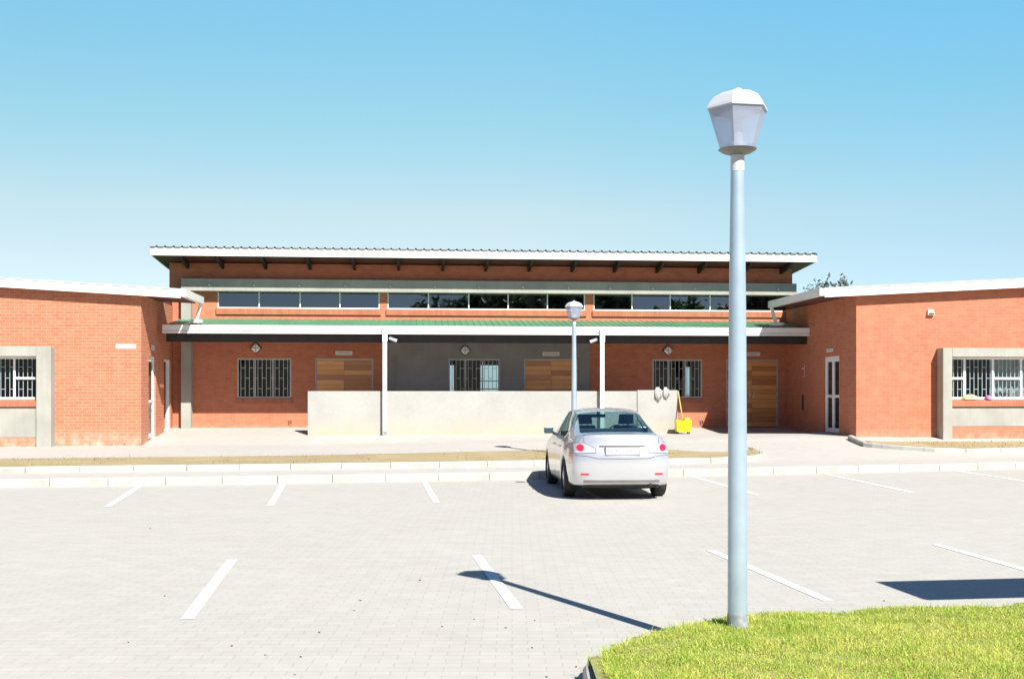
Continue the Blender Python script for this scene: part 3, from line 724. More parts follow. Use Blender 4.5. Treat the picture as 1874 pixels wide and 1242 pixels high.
def make_wing(root, off, side, c, y0, eave, far, win_u, win_frame_u, door_list, zbase, brick):
    th = .25; yf = y0-.25; slope = .055
    zt = lambda x: 4.46 + abs(x-eave)*slope                # top of the fascia at x
    zu = lambda x: zt(x)-.21                               # underside of the roof at x
    zwt = zu(c)
    P = lambda mb, name, mat, par=None, **kw: mb.build(name, mat, par or root, off, **kw)
    a, b = sorted((c, far)); w0, w1 = win_u; zwb, zwt_ = 1.49, 2.64
    w = MB(); fh = [(min(w0,w1), max(w0,w1), zwb, zwt_)]
    w.wall('y', y0, a, b, zbase, zwt, fh, th)
    # raking top of the front wall
    w.poly([(c,y0,zwt),(far,y0,zwt),(far,y0,zu(far))]); w.poly([(c,y0+th,zwt),(far,y0+th,zu(far)),(far,y0+th,zwt)])
    w.wall('x', c, y0+th, 6, zbase, zwt, door_list, th, back=side)
    w.wall('y', 6, a, b, -.05, zwt, [], th, back=-1)
    w.wall('x', far, y0+th, 5.75, -.05, zwt, [], th, back=-side)
    P(w, 'wall', brick)
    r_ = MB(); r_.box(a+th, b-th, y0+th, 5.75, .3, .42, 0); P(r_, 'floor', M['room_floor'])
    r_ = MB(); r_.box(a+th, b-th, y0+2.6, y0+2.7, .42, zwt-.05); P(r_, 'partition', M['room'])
    # roof sheet with white raking fascia
    edge = eave
    s_ = MB()
    def slab(x0, x1, ya, yb, d0, d1):
        p = lambda x, y, d: (x, y, zt(x)-d)
        xa, xb = sorted((x0, x1))
        s_.hexa([p(xa,ya,d1),p(xb,ya,d1),p(xb,yb,d1),p(xa,yb,d1),p(xa,ya,d0),p(xb,ya,d0),p(xb,yb,d0),p(xa,yb,d0)])
    slab(edge+.10*side, far, yf+.032, -1.66, .03, .20); slab(c+.02*side, far, -1.655, 6.3, .03, .20)
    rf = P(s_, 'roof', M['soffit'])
    # green-grey sheet on top with its ribs running down to the eave
    sh = MB(); yy = yf-.02
    while yy < 6.2:
        ye = min(yy+.25, 6.25); x_e = edge+.04*side if yy < -1.75 else c+.02*side
        for (ya, yb, ha, hb) in ((yy, yy+.15, 0, 0), (yy+.15, yy+.17, 0, .035), (yy+.17, yy+.23, .035, .035), (yy+.23, ye, .035, 0)):
            sh.quad((x_e,ya,zt(x_e)-.022+ha),(x_e,yb,zt(x_e)-.022+hb),(far,yb,zt(far)-.022+hb),(far,ya,zt(far)-.022+ha))
        yy += .25
    sh.build('roof_sheet', M['green_roof'], rf, off)
    f_ = MB(); xa, xb = sorted((edge, far)); p = lambda x, y, d: (x, y, zt(x)-d)
    f_.hexa([p(xa,yf,.25),p(xb,yf,.25),p(xb,yf+.03,.25),p(xa,yf+.03,.25),p(xa,yf,0),p(xb,yf,0),p(xb,yf+.03,0),p(xa,yf+.03,0)])
    P(f_, 'fascia', M['white_metal'])
    # eave gutter and its downpipe onto the verandah roof
    g_ = MB(); ge = -1.66; o_ = -side
    x_in, x_out = edge+.0*side, edge+.14*o_
    x0_, x1_ = sorted((edge+.012*o_, x_out))
    g_.box(x0_, x1_, yf+.0, ge, 4.25, 4.27)
    for xx in (x_out, edge+.02*o_): g_.box(min(xx, xx+.012*side), max(xx, xx+.012*side), yf, ge, 4.27, 4.45)
    g_.box(x0_+.013, x1_-.013, yf+.001, yf+.013, 4.272, 4.445); g_.box(x0_+.013, x1_-.013, ge-.013, ge-.001, 4.272, 4.445)
    g_.box(x0_+.02, x1_-.02, yf+.03, ge-.03, 4.425, 4.43)
    P(g_, 'gutter', M['white_metal'])
    xm = (x0_+x1_)/2; d_ = MB(); zcan = zt_can(-1.85)
    d_.hexa([(xm-.045+.10*side,-1.94,zcan+.13),(xm+.045+.10*side,-1.94,zcan+.13),(xm+.045+.10*side,-1.85,zcan+.13),(xm-.045+.10*side,-1.85,zcan+.13),(xm-.045,-1.83,4.25),(xm+.045,-1.83,4.25),(xm+.045,-1.74,4.25),(xm-.045,-1.74,4.25)])
    d_.box(xm-.16+.10*side, xm+.16+.10*side, -2.0, -1.8, zcan+.035, zcan+.135)
    P(d_, 'downpipe', M['white_metal'], bevel=.01)
    # projecting concrete window surround
    u0, u1 = sorted(win_frame_u); i0, i1 = sorted(win_u); fy = y0-.37
    zt_f, zb_f = LZ_F[side]
    fr_ = MB()
    fr_.box(u0, i0, fy, y0-.002, zbase, zt_f); fr_.box(i1, u1, fy, y0-.002, zbase, zt_f); fr_.box(i0+.0005, i1-.0005, fy+.001, y0-.002, zwt_, zt_f-.001)
    sur = P(fr_, 'window_surround', M['frame_concrete'], bevel=.01)
    pn = MB(); pn.box(i0+.002, i1-.002, fy+.12, y0-.003, zbase+.38, 1.30)
    pn.build('infill_panel', M['frame_concrete'], sur, off, bevel=.006)
    pb = MB(); pb.box(i0+.002, i1-.002, fy+.13, y0-.003, zbase, zbase+.376); pb.build('infill_brick', brick, sur, off)
    sl = MB(); sl.hexa([(i0+.004,fy+.07,1.31),(i1-.004,fy+.07,1.31),(i1-.004,y0-.004,1.31),(i0+.004,y0-.004,1.31),(i0+.004,fy+.07,1.455),(i1-.004,fy+.07,1.455),(i1-.004,y0-.004,1.50),(i0+.004,y0-.004,1.50)])
    P(sl, 'sill', M['brick_sill'], bevel=.004)
    n = max(2, round((i1-i0)/.80)); L_ = (i1-i0)
    cols = [i0+.52+.80*k for k in range(10) if i0+.52+.80*k < i1-.3] if side > 0 else [i1-.68-.80*k for k in range(10) if i1-.68-.80*k > i0+.3]
    cols = sorted(cols); ed = [i0]+cols+[i1]; zr = zwb+ (zwt_-zwb)*.50
    rails = [(a_, b_, zr) for q, (a_, b_) in enumerate(zip(ed, ed[1:])) if (q % 2 == 0) == (side > 0 or len(ed) % 2 == 0)]
    window_unit(root, off, 'y', y0+.045, i0, i1, zwb+.012, zwt_-.001, 'window', cols, rails, M['white_frame'], .06, .06, bars=True, bar_pitch=.115, bar_mat='white_frame', tilt=.004)
    return zt

def zt_can(yl): return gz1-.012 + (zt-gz1+.012)*(yl-GY-.06)/(-.004-GY-.06)
LZ_F = {-1: (2.90, .2), 1: (2.875, .45)}
fyl, fyr = lw_y-.37, rw_y-.37
# left wing
dl = [(-3.14, -2.29, .38, 2.70), (-1.24, -.36, .50, 2.66)]
wl_in = LX(66, fyl); wl_out = LX(93, fyl)
make_wing(LWing, LO, -1, lw_c, lw_y, -9.27, -26, (wl_in-3.0, wl_in), (wl_in-3.3, wl_out), dl, .12, M['brick_left'])
# right wing
dr = [(-4.55, -3.38, .52, 2.71)]
wr_out = LX(1726, fyr); wr_in = LX(1743, fyr)
make_wing(RWing, RO, 1, rw_c, rw_y, 7.80, 26, (wr_in, wr_in+3.0), (wr_out, wr_in+3.3), dr, .40, M['brick'])
tag(LWing, 'red brick wing with pale mortar joints and two narrow doorways beside the hall', 'building')
tag(RWing, 'red brick wing with shaded end wall, glass door and cloth on the window sill', 'building')

# glazed doors in the end walls
def glazed_door(root, off, x, ya, yb, z0, z1, leaves, out):
    f = MB(); fw = .06; xi = x + .0
    w0, w1 = sorted((xi - .10*out, xi - .04*out))
    f.box(w0, w1, ya, ya+fw, z0, z1); f.box(w0, w1, yb-fw, yb, z0, z1); f.box(w0, w1, ya+fw, yb-fw, z1-fw, z1)
    d = f.build('door', M['white_frame'], root, off, bevel=.004)
    n = leaves; L_ = (yb-ya-2*fw)/n
    for k in range(n):
        a = ya+fw+k*L_+.003; b = a+L_-.006; l = MB()
        l0, l1 = w0+.008, w1-.008
        l.box(l0, l1, a, a+.07, z0+.01, z1-fw-.004); l.box(l0, l1, b-.07, b, z0+.01, z1-fw-.004)
        l.box(l0, l1, a+.07, b-.07, z0+.01, z0+.14); l.box(l0, l1, a+.07, b-.07, z1-fw-.09, z1-fw-.004); l.box(l0+.001, l1-.001, a+.07, b-.07, z0+1.0, z0+1.08)
        l.build('leaf', M['white_frame'], d, off, bevel=.003)
        p = MB(); xm = (l0+l1)/2; p.quad((xm,a+.06,z0+.1),(xm,b-.06,z0+.1),(xm,b-.06,z1-.12),(xm,a+.06,z1-.12)); p.build('pane', M['glass'], d, off, recalc=False)
    h = MB(); yc = (ya+yb)/2+.05; h.box(w0-.03, w1+.03, yc-.012, yc+.012, z0+1.02, z0+1.05); h.box(min(x-.02*out, x+.03*out)-.01, max(x-.02*out, x+.03*out)+.01, yc-.10, yc+.01, z0+1.025, z0+1.045)
    h.build('handle', M['chrome'], d, off)
glazed_door(LWing, LO, lw_c, -3.14, -2.29, .40, 2.70, 1, 1)
glazed_door(RWing, RO, rw_c, -4.55, -3.38, .54, 2.71, 2, -1)
f = MB()                                        # second doorway stands open: frame only, the leaf swung inward
for y0_, y1_ in ((-1.24, -1.18), (-.42, -.36)): f.box(lw_c-.13, lw_c-.03, y0_, y1_, .5, 2.66)
f.box(lw_c-.13, lw_c-.03, -1.18, -.42, 2.60, 2.66); d_ = f.build('door', M['white_frame'], LWing, LO, bevel=.004)
l = MB(); l.box(lw_c-.90, lw_c-.13, -1.17, -1.13, .53, 2.59); l.build('leaf', M['white_frame'], d_, LO)
st = MB(); st.box(rw_c-.35, rw_c-.003, -4.65, -3.28, .40, .545); st.build('door_step', M['frame_concrete'], RWing, RO, bevel=.01)
pp = MB(); pp.tube([(rw_c-.03,-1.68,1.15),(rw_c-.03,-1.68,1.62)], .025, 8); pp.build('conduit', M['dark_timber'], RWing, RO)
cu = MB(); nf = 60                               # gathered curtain inside the wing window
cw0, cw1 = wr_in+1.45, wr_in+2.9
for k in range(nf):
    a, b = cw0+(cw1-cw0)*k/nf, cw0+(cw1-cw0)*(k+1)/nf
    ya, yb = rw_y+.42+.03*math.sin(k*.9), rw_y+.42+.03*math.sin((k+1)*.9)
    cu.quad((a,ya,1.50),(b,yb,1.50),(b,yb,2.62),(a,ya,2.62))
cu.build('curtain', M['curtain'], RWing, RO, smooth=True, merge=True)

def at_root(name, lx, yl, z, rz=PSI): return empty(name, to_world(lx, yl, z), rz)

# ---- low plaster wall in front of the verandah
wy0, wy1 = -2.08, -1.88
lwx0, lwx1 = LX(563, wy0), LX(1240, wy0)
lwz = LZ(900, 715.5, wy0)
rt = at_root('low_wall', (lwx0+lwx1)/2, wy1, .40); ofs = ((lwx0+lwx1)/2, wy1, .40)
j1, j2 = LX(703, wy0), LX(1166, wy0)
for a, b, dy in ((lwx0, j1-.006, 0), (j1+.006, j2-.008, -.006), (j2+.008, lwx1, .0)):
    q = MB(); q.box(a, b, wy0+dy, wy1, .28, lwz+(.03 if a > j2 else 0)-.0); q.build('wall_panel', M['low_wall'], rt, ofs, bevel=.012)
tag(rt, 'low pale plastered screen wall with yellowish stained foot before the verandah', 'wall')

# ---- small things fixed to the walls
def wall_box(name, lx, yl, z): return at_root(name, lx, yl, z)
dnames = ['diamond shaped white bulkhead light above the barred window nearest the concrete column',
          'diamond shaped white bulkhead light on the grey plaster bay', 'diamond shaped white bulkhead light above the barred window behind the mops']
for (px, py), lab, pln in zip(((468.5,637), (851,641), (1222,641)), dnames, (0, -.02, 0)):
    r = wall_box('wall_light', LX(px, pln), pln-.001, LZ(px, py, pln))
    b = MB(); s = .185; d = .06
    b.poly([(s,-.0,0),(0,0,s),(-s,0,0),(0,0,-s)])
    ring = [(s,0),(0,s),(-s,0),(0,-s)]
    for (a, c), (e, g_) in zip(ring, ring[1:]+ring[:1]): b.quad((a,0,c),(e,0,g_),(e*.93,-d,g_*.93),(a*.93,-d,c*.93))
    b.poly([(a*.93,-d,c*.93) for a, c in ring][::-1])
    b.build('housing', M['dark_timber'], r)
    l_ = MB(); t = .148
    for sx in (-1, 1):
        for sz in (-1, 1):
            g0 = .006
            pts = [(sx*g0, -d-.001, sz*g0), (sx*(t), -d-.001, sz*g0), (sx*g0, -d-.001, sz*t)]
            tp = [(sx*g0*1.5, -d-.03, sz*g0*1.5), (sx*t*.7, -d-.03, sz*g0*1.5), (sx*g0*1.5, -d-.03, sz*t*.7)]
            l_.poly(pts); l_.poly(tp[::-1])
            for k in range(3): l_.quad(pts[k], pts[(k+1)%3], tp[(k+1)%3], tp[k])
    l_.build('diffuser', M['white_frame'], r)
    tag(r, lab, 'wall light', 'diamond bulkhead lights on the verandah wall')
def name_board(px0, px1, py0, py1, pln, lab, grp):
    u0, u1 = LX(px0, pln), LX(px1, pln); z0, z1 = LZ(px0, py1, pln), LZ(px0, py0, pln)
    r = wall_box('name_board', (u0+u1)/2, pln-.001, (z0+z1)/2); hw, hh = (u1-u0)/2, (z1-z0)/2
    b = MB(); b.box(-hw, hw, -.015, 0, -hh, hh); b.build('plate', M['sign'], r, bevel=.002)
    t = MB(); x = -hw*.78; k = 0                 # worn lettering, not legible at this distance
    while x < hw*.72:
        w = random.uniform(.018, .032); t.box(x, x+w, -.0165, -.0152, -hh*.25, hh*random.choice((.2,.2,.28))); x += w+random.choice((.009,.009,.009,.03))
    t.build('lettering', M['sign_mark'], r)
    tag(r, lab, 'sign', grp)
name_board(614,645,642,649.5,0, 'thin white name board on red brick over the partly hidden wooden door', 'name boards over the doors')
name_board(993,1024,643.5,651,-.02, 'thin white name board on the grey plaster over a wooden door', 'name boards over the doors')
name_board(1350,1391,644,651,0, 'thin white name board over the full height wooden door behind the lamp pole', 'name boards over the doors')
name_board(212,249,629.5,638,lw_y, 'white name board alone on the sunlit brick near the wing corner', None)
def side_sign(name, root_lx, yc, zc, hw, hh, out, lab, red=False):
    r = at_root(name, root_lx+.001*out, yc, zc)
    b = MB(); b.box(0 if out > 0 else -.015, .015 if out > 0 else 0, -hw, hw, -hh, hh); b.build('plate', M['sign'], r, bevel=.002)
    t = MB(); x0, x1 = (.0155, .017) if out > 0 else (-.017, -.0155)
    if red:
        t.box(x0, x1, -hw*.9, hw*.9, -hh*.95, hh*.30); t.box(x0, x1, -hw*.9, hw*.9, hh*.55, hh*.95); t.build('red_panel', M['red'], r)
    else:
        t.box(x0, x1, -hw*.7, hw*.6, -hh*.22, hh*.22)
        t.build('lettering', M['sign_mark'], r)
    tag(r, lab, 'sign')
side_sign('door_sign', lw_c, -2.66, LZ(284,636,-2.6), .17, .065, 1, 'small square white sign above the bluish glazed door in the partly sunlit end wall')
side_sign('door_sign', rw_c, -3.86, LZ(1518,641,-3.8), .24, .05, -1, 'small white sign above the glass double door in the shaded end wall')
side_sign('safety_sign', rw_c, -1.70, LZ(1470,678.5,-1.7), .085, .18, -1, 'narrow upright red and white safety sign on the shaded brick end wall', True)
r = at_root('alarm_box', LX(1702, rw_y), rw_y-.001, LZ(1702, 571.5, rw_y))
b = MB(); b.hexa([(-.10,-.09,-.075),(.10,-.09,-.075),(.10,0,-.075),(-.10,0,-.075),(-.08,-.06,.075),(.08,-.06,.075),(.08,0,.075),(-.08,0,.075)]); b.build('housing', M['bundle_yellow'] if 0 else plain('cream_box', (.62,.50,.40), .5, .05, 5), r, bevel=.01)
b = MB(); b.box(-.07, .07, -.10, -.09, -.05, -.02); b.build('grille', M['dark_timber'], r)
tag(r, 'small cream alarm box high on the sunlit brick of the wing', 'alarm box')
for px, py, sgn, lab in ((718, 621.5, 1, 'grey floodlight under the verandah eave by the downpipe next to the plaster bay edge'), (1087, 624, -1, 'grey floodlight under the verandah eave above the silver car')):
    yl = GY+.20; r = at_root('floodlight', LX(px, yl), yl, LZ(px, py, yl))
    b = MB(); b.hexa([(-.12,-.10,-.05),(.12,-.10,-.05),(.10,.02,-.04),(-.10,.02,-.04),(-.12,-.10,.05),(.12,-.10,.05),(.10,.02,.05),(-.10,.02,.05)])
    o = b.build('housing', M['galv'], r, bevel=.006); o.rotation_euler = (R(-15), R(22*sgn), R(10*sgn))
    g_ = MB(); g_.quad((-.105,-.103,-.04),(.105,-.103,-.04),(.105,-.103,.04),(-.105,-.103,.04)); o2 = g_.build('lens', M['tail_clear'], o)
    k = MB(); k.tube([(-.09*sgn, .03, .02), (-.11*sgn, .05, .10), (-.10*sgn, .05, .2)], .014, 8); k.build('bracket', M['black'], r)
    tag(r, lab, 'floodlight', 'floodlights under the verandah eave')

# ---- mop heads over the wall, mop and bucket
def mop_head(px, w, l, lab):
    r = at_root('hanging_mop', LX(px, wy0), wy0, lwz+.03)
    m = MB(); n = 26
    for i in range(n):
        x = -w/2 + w*(i+.5)/n*1.0 + random.uniform(-.008,.008); ll = l*random.uniform(.82,1.06)*(1-.35*abs((i+.5)/n-.5)**2*4); rd = random.uniform(.010,.014)
        dx = random.uniform(-.02,.02)
        m.tube([(x*.6,.14,-.10),(x*.75,.11,.02),(x*.8,.05,.03+random.uniform(0,.012)),(x*.9,-.012,.022),(x,-.028,-.03),(x+dx,-.026-random.uniform(0,.012),-ll*.6),(x+dx*1.5,-.024,-ll)], [rd,rd,rd,rd*1.1,rd*1.15,rd*1.1,rd*.6], 6)
    m.build('strands', M['mop'], r, smooth=True)
    k = MB(); k.box(-w*.32, w*.32, .02, .11, .045, .085); k.build('clamp', M['sign'], r, bevel=.012)
    tag(r, lab, 'mop head', 'grey mop heads drying on the low wall')
mop_head(1204, .17, .34, 'longer grey mop head draped over the top of the low wall')
mop_head(1218.5, .15, .27, 'shorter grey mop head draped nearest the end of the low wall')
byl = -2.50; bx_, bz = LX(1250, byl), LZ(1250, 793, byl)
bz = floor_z(bx_, byl)
r = at_root('mop_bucket', bx_, byl, bz)
b = MB(); hb = .40
def tub(mb, hx0, hy0, hx1, hy1, z0, z1): mb.hexa([(-hx0,-hy0,z0),(hx0,-hy0,z0),(hx0,hy0,z0),(-hx0,hy0,z0),(-hx1,-hy1,z1),(hx1,-hy1,z1),(hx1,hy1,z1),(-hx1,hy1,z1)])
b2 = [(-.20,-.13),(.20,-.13),(.20,.13),(-.20,.13)]; t2 = [(-.225,-.155),(.225,-.155),(.225,.155),(-.225,.155)]
for (a, c, e, g_) in zip(b2, b2[1:]+b2[:1], t2, t2[1:]+t2[:1]):
    b.quad((*a,.07),(*c,.07),(*g_,hb),(*e,hb)); b.quad((a[0]*.95,a[1]*.95,.09),(e[0]*.94,e[1]*.94,hb),(g_[0]*.94,g_[1]*.94,hb),(c[0]*.95,c[1]*.95,.09)); b.quad((*e,hb),(*g_,hb),(g_[0]*.94,g_[1]*.94,hb),(e[0]*.94,e[1]*.94,hb))
b.poly([(*p,.07) for p in b2]); b.poly([(p[0]*.95,p[1]*.95,.09) for p in b2])
b.build('tub', M['yellow'], r, bevel=.01)
b = MB(); b.box(.02,.19,-.12,.12,.30,.47); b.build('wringer', M['yellow'], r, bevel=.02)
for sx in (-.16,.16):
    for sy in (-.1,.1):
        b = MB(); b.lathe([(.0,-.014),(.034,-.014),(.034,.014),(0,.014)], 14, c=(sx, sy, .034), axis='x'); b.tube([(sx,sy,.05),(sx,sy,.072)], .012, 8); b.build('castor', M['rubber'], r)
tag(r, 'bright yellow wheeled mop bucket beside the end of the low wall', 'bucket')
r = at_root('mop', bx_-.02, byl, bz)
top = Vector((LX(1240.5, wy0)-bx_+.035, wy0-byl+.02, lwz-.02-bz))
b = MB(); b.tube([(.04,0,.25), top + (top-Vector((.04,0,.25)))*.02], .016, 8); b.build('handle', M['yellow_stick'], r, smooth=True)
b = MB()
for i in range(14):
    a = i/14*6.283; b.tube([(.04,0,.27),(.04+.06*math.cos(a),.05*math.sin(a),.20),(.04+.08*math.cos(a),.07*math.sin(a),.11)], [.014,.013,.008], 5)
b.build('mop_strands', M['mop'], r)
tag(r, 'yellow handled mop standing in the bucket and leaning on the wall end', 'mop')

# ---- cloth bundles on the wing window sill
def bundle(px, w, h, mat, lab):
    yl = rw_y-.10; r = at_root('cloth_bundle', LX(px, yl), yl, 1.497)
    m = MB(); nu, nv = 20, 9
    pts = {}
    for i in range(nu):
        for j in range(nv+1):
            t = 2*math.pi*i/nu; f_ = math.pi/2*j/nv
            rr = 1+.10*math.sin(3*t+.7)+.07*math.sin(5*t+j)
            pts[i, j] = (w/2*rr*math.cos(t)*math.cos(f_)**.75, .10*rr*math.sin(t)*math.cos(f_), h*math.sin(f_)*(1+.08*math.sin(4*t+j*.8)))
    for i in range(nu):
        for j in range(nv): m.quad(pts[i,j], pts[(i+1)%nu,j], pts[(i+1)%nu,j+1], pts[i,j+1])
    m.build('cloth', M[mat], r, smooth=True, merge=True)
    tag(r, lab, 'cloth')
bundle(1775, .44, .13, 'bundle_yellow', 'pale yellow rounded cloth bundle on the barred window sill')
bundle(1809, .17, .11, 'bundle_pink', 'small pink and purple cloth bundle on the barred window sill')

# ------------------------------------------------------------------ street lamps
def lamp(loc, rz, lab, foot):
    r = empty('street_lamp', loc, 0)
    p = MB(); p.lathe([(.0,0),(.063,0),(.063,.02),(.061,1.0),(.056,2.0),(.049,2.6),(.0435,2.95),(.0435,2.955),(.039,2.96),(.039,3.04)], 28)
    p.build('pole', M['galv'], r, smooth='auto')
    c = MB(); c.lathe([(.041,2.955),(.0445,2.958),(.0445,3.062),(.041,3.064)], 24); c.build('collar', M['lamp_cap'], r, smooth='auto')
    f = MB(); f.lathe([(.069,-.02),(.068,.05),(.0655,.085),(.063,.095)], 24); f.build('foot', M['galv_base'], r, smooth=True)
    b = MB(); b.lathe([(.0,3.06),(.044,3.06),(.06,3.068),(.095,3.08),(.118,3.094),(.124,3.10),(.0,3.10)], 28); b.build('bowl', M['lamp_bowl'], r, smooth='auto')
    l = MB(); rt_ = rz
    l.lathe([(.118,3.102),(.126,3.12),(.20,3.355)], 6, rot=rt_); l.build('lens', M['lens'], r)
    k = MB(); k.lathe([(.0,3.102),(.075,3.102),(.06,3.14),(.04,3.15),(.038,3.30),(.0,3.31)], 20); k.lathe([(.11,3.33),(.06,3.30),(.0,3.30)], 20); k.build('bulb', M['lamp_cap'], r, smooth='auto')
    h = MB(); h.lathe([(.196,3.352),(.208,3.351),(.209,3.358),(.202,3.375),(.165,3.43),(.10,3.466),(.035,3.474),(.030,3.49),(.012,3.497),(.0,3.498)], 6, rot=rt_); h.build('cap', M['lamp_cap'], r)
    tag(r, lab, 'street lamp', 'hexagonal headed street lamps')
    return r
L1 = Vector((1.463, 7.27, .172))
lamp(L1, R(9.6), 'large pale blue grey street lamp standing in the grass island', True)
lamp((1.412, 25.5, .28), R(2), 'distant slim street lamp rising behind the silver car', False)

# ------------------------------------------------------------------ car
def lerp_k(y, kn):
    return pw(y, kn)
def make_car(loc, rz):
    root = empty('parked_car', loc, rz)
    ztop = [(-.9,1.0),(-.80,1.03),(-.35,1.062),(.50,1.375),(.8,1.415),(1.15,1.43),(1.5,1.42),(1.8,1.38),(2.6,.985),(3.0,.91),(3.3,.83),(3.45,.74)]
    wr = [(-.8,.58),(-.35,.600),(.50,.520),(1.15,.545),(1.8,.535),(2.6,.66),(3.0,.62),(3.4,.50)]
    zbelt = [(-.8,.985),(-.35,.985),(.5,.965),(1.2,.945),(2.0,.925),(2.6,.91),(3.0,.845),(3.3,.77),(3.45,.70)]
    wbelt = [(-.8,.66),(-.5,.70),(0,.745),(.8,.775),(1.6,.78),(2.3,.76),(2.8,.72),(3.2,.64),(3.45,.52)]
    wsh = [(-.8,.72),(-.5,.775),(0,.815),(.8,.825),(1.6,.825),(2.3,.82),(2.8,.80),(3.2,.72),(3.45,.60)]
    wmid = [(-.8,.76),(-.5,.81),(0,.845),(.8,.835),(1.6,.835),(2.4,.85),(2.8,.84),(3.2,.76),(3.45,.62)]
    def arch(y):
        z = .24 if y < -.3 else .20
        for yc in (0.0, 2.6):
            d = abs(y-yc)
            if d < .375: z = max(z, .30+math.sqrt(max(0, .375**2-d*d))*1.0)
        return z
    ys = [-.70,-.52,-.40,-.365,-.30,-.18,0,.18,.30,.365,.40,.52,.80,1.12,1.22,1.55,1.80,2.0,2.20,2.235,2.30,2.42,2.6,2.78,2.90,2.965,3.05,3.2,3.35]
    def half(y):
        zb = arch(y); zt_ = lerp_k(y, ztop); zbe = lerp_k(y, zbelt); w5 = lerp_k(y, wbelt); w4 = lerp_k(y, wsh); w3 = lerp_k(y, wmid); r_ = lerp_k(y, wr)
        gh = min(1, max(0, (zt_-zbe)/.25))
        zr = zt_ - .012 - .035*gh
        s1z = zb; s2z = max(.40, zb+.03); s3z = max(.62, zb+.05)
        s4z = max(.84*min(1, zbe/.93), s3z+.06)
        return [(0,y,.22),(.40,y,.22),(.62,y,.22 if zb < .3 else zb*.9),(w3-.03,y,s1z),(w3-.005,y,s2z),(w3+.005,y,s3z),(w4,y,s4z),(w5,y,zbe),(r_,y,zr),(r_*.58,y,zt_-.006*gh),(0,y,zt_)]
    rear = [(0,-.86,.27),(.38,-.86,.27),(.60,-.82,.27),(.70,-.72,.27),(.745,-.80,.42),(.755,-.83,.66),(.70,-.76,.86),(.63,-.75,1.0),(.54,-.79,1.035),(.33,-.83,1.04),(0,-.85,1.04)]
    frontr = [(0,3.52,.24),(.36,3.5,.24),(.54,3.44,.24),(.62,3.36,.24),(.64,3.40,.40),(.64,3.42,.55),(.58,3.42,.66),(.50,3.42,.70),(.42,3.44,.71),(.25,3.48,.72),(0,3.5,.72)]
    rings = [rear] + [half(y) for y in ys] + [frontr]
    bm = bmesh.new(); grid = []
    for rg in rings:
        row = {}
        for j, p in enumerate(rg):
            if p[0] == 0: v = bm.verts.new(p); row[1, j] = v; row[-1, j] = v
            else: row[1, j] = bm.verts.new(p); row[-1, j] = bm.verts.new((-p[0], p[1], p[2]))
        grid.append(row)
    mat_ids = {'paint':0,'side':1,'rear':2,'wind':3,'black':4}
    yy = [-.8]+ys+[3.45]
    for i in range(len(rings)-1):
        ya, yb = yy[i], yy[i+1]; ym = (ya+yb)/2
        for sgn in (1, -1):
            for j in range(10):
                a, b, c, d = grid[i][sgn,j], grid[i+1][sgn,j], grid[i+1][sgn,j+1], grid[i][sgn,j+1]
                vs = []
                for v in (a, b, c, d):
                    if v not in vs: vs.append(v)
                if len(vs) < 3: continue
                f = bm.faces.new(vs if sgn > 0 else vs[::-1]); f.smooth = True; mi = 0
                if j in (8, 9) and -.36 < ym < .50: mi = 2
                if j in (8, 9) and 1.80 < ym < 2.6: mi = 3
                if j == 7 and .30 < ym < 2.2: mi = 4 if 1.12 < ym < 1.22 else 1
                if j < 2: mi = 4
                f.material_index = mi
    for rg_i, flip, rowpts in ((0, False, rear), (len(rings)-1, True, frontr)):
        row = grid[rg_i]
        # end cap: columns at the four bottom/top points, rows at the side points
        cols = [0, 1, 2, 3]; top = {0: 10, 1: 9, 2: 8, 3: 7}
        cap = {}
        for sgn in (1, -1):
            for ci in cols:
                for rj in range(3, 8):
                    if ci == 3: cap[sgn, ci, rj] = row[sgn, rj]
                    elif rj == 3: cap[sgn, ci, rj] = row[sgn, ci]
                    elif rj == 7: cap[sgn, ci, rj] = row[sgn, top[ci]]
                    elif ci == 0 and sgn == -1: cap[sgn, ci, rj] = cap[1, ci, rj]
                    else:
                        fx = {0: 0, 1: .52, 2: .82}[ci]; sp = rowpts[rj]
                        ky = -1 if rg_i == 0 else 1
                        bulge = {0: .12, 1: .10, 2: .055}[ci] if rg_i == 0 else {0: .11, 1: .09, 2: .05}[ci]
                        zz = sp[2]
                        cap[sgn, ci, rj] = bm.verts.new((sgn*sp[0]*fx, sp[1]+ky*bulge, zz))
        for sgn in (1, -1):
            for ci in range(3):
                for rj in range(3, 7):
                    vs = [cap[sgn,ci,rj], cap[sgn,ci+1,rj], cap[sgn,ci+1,rj+1], cap[sgn,ci,rj+1]]
                    if len(set(vs)) < 4: continue
                    f = bm.faces.new(vs if (sgn > 0) else vs[::-1]); f.smooth = True
                    if rg_i != 0: f.material_index = 0
    bmesh.ops.recalc_face_normals(bm, faces=bm.faces)
    # tighten the glass outlines, the trunk edge and the lower lip
    cr = bm.edges.layers.float.new('crease_edge')
    for e in bm.edges:
        fs = e.link_faces
        if len(fs) == 2 and fs[0].material_index != fs[1].material_index: e[cr] = .75
    for sgn in (1, -1):
        for a, b in ((7,8),(8,9),(9,10)):
            e = bm.edges.get((grid[0][sgn,a], grid[0][sgn,b]))
            if e: e[cr] = .85
        for a in (5, 6):
            e = bm.edges.get((grid[0][sgn,a], grid[0][sgn,a+1]))
            if e: e[cr] = .35
        for i in range(len(rings)-1):
            e = bm.edges.get((grid[i][sgn,3], grid[i+1][sgn,3]))
            if e: e[cr] = .5
    me = bpy.data.meshes.new('car_hull'); bm.to_mesh(me); bm.free()
    for k in ('paint','car_glass','car_glass','car_glass','black'): me.materials.append(M[k])
    tmp = bpy.data.objects.new('car_hull', me); COL.objects.link(tmp)
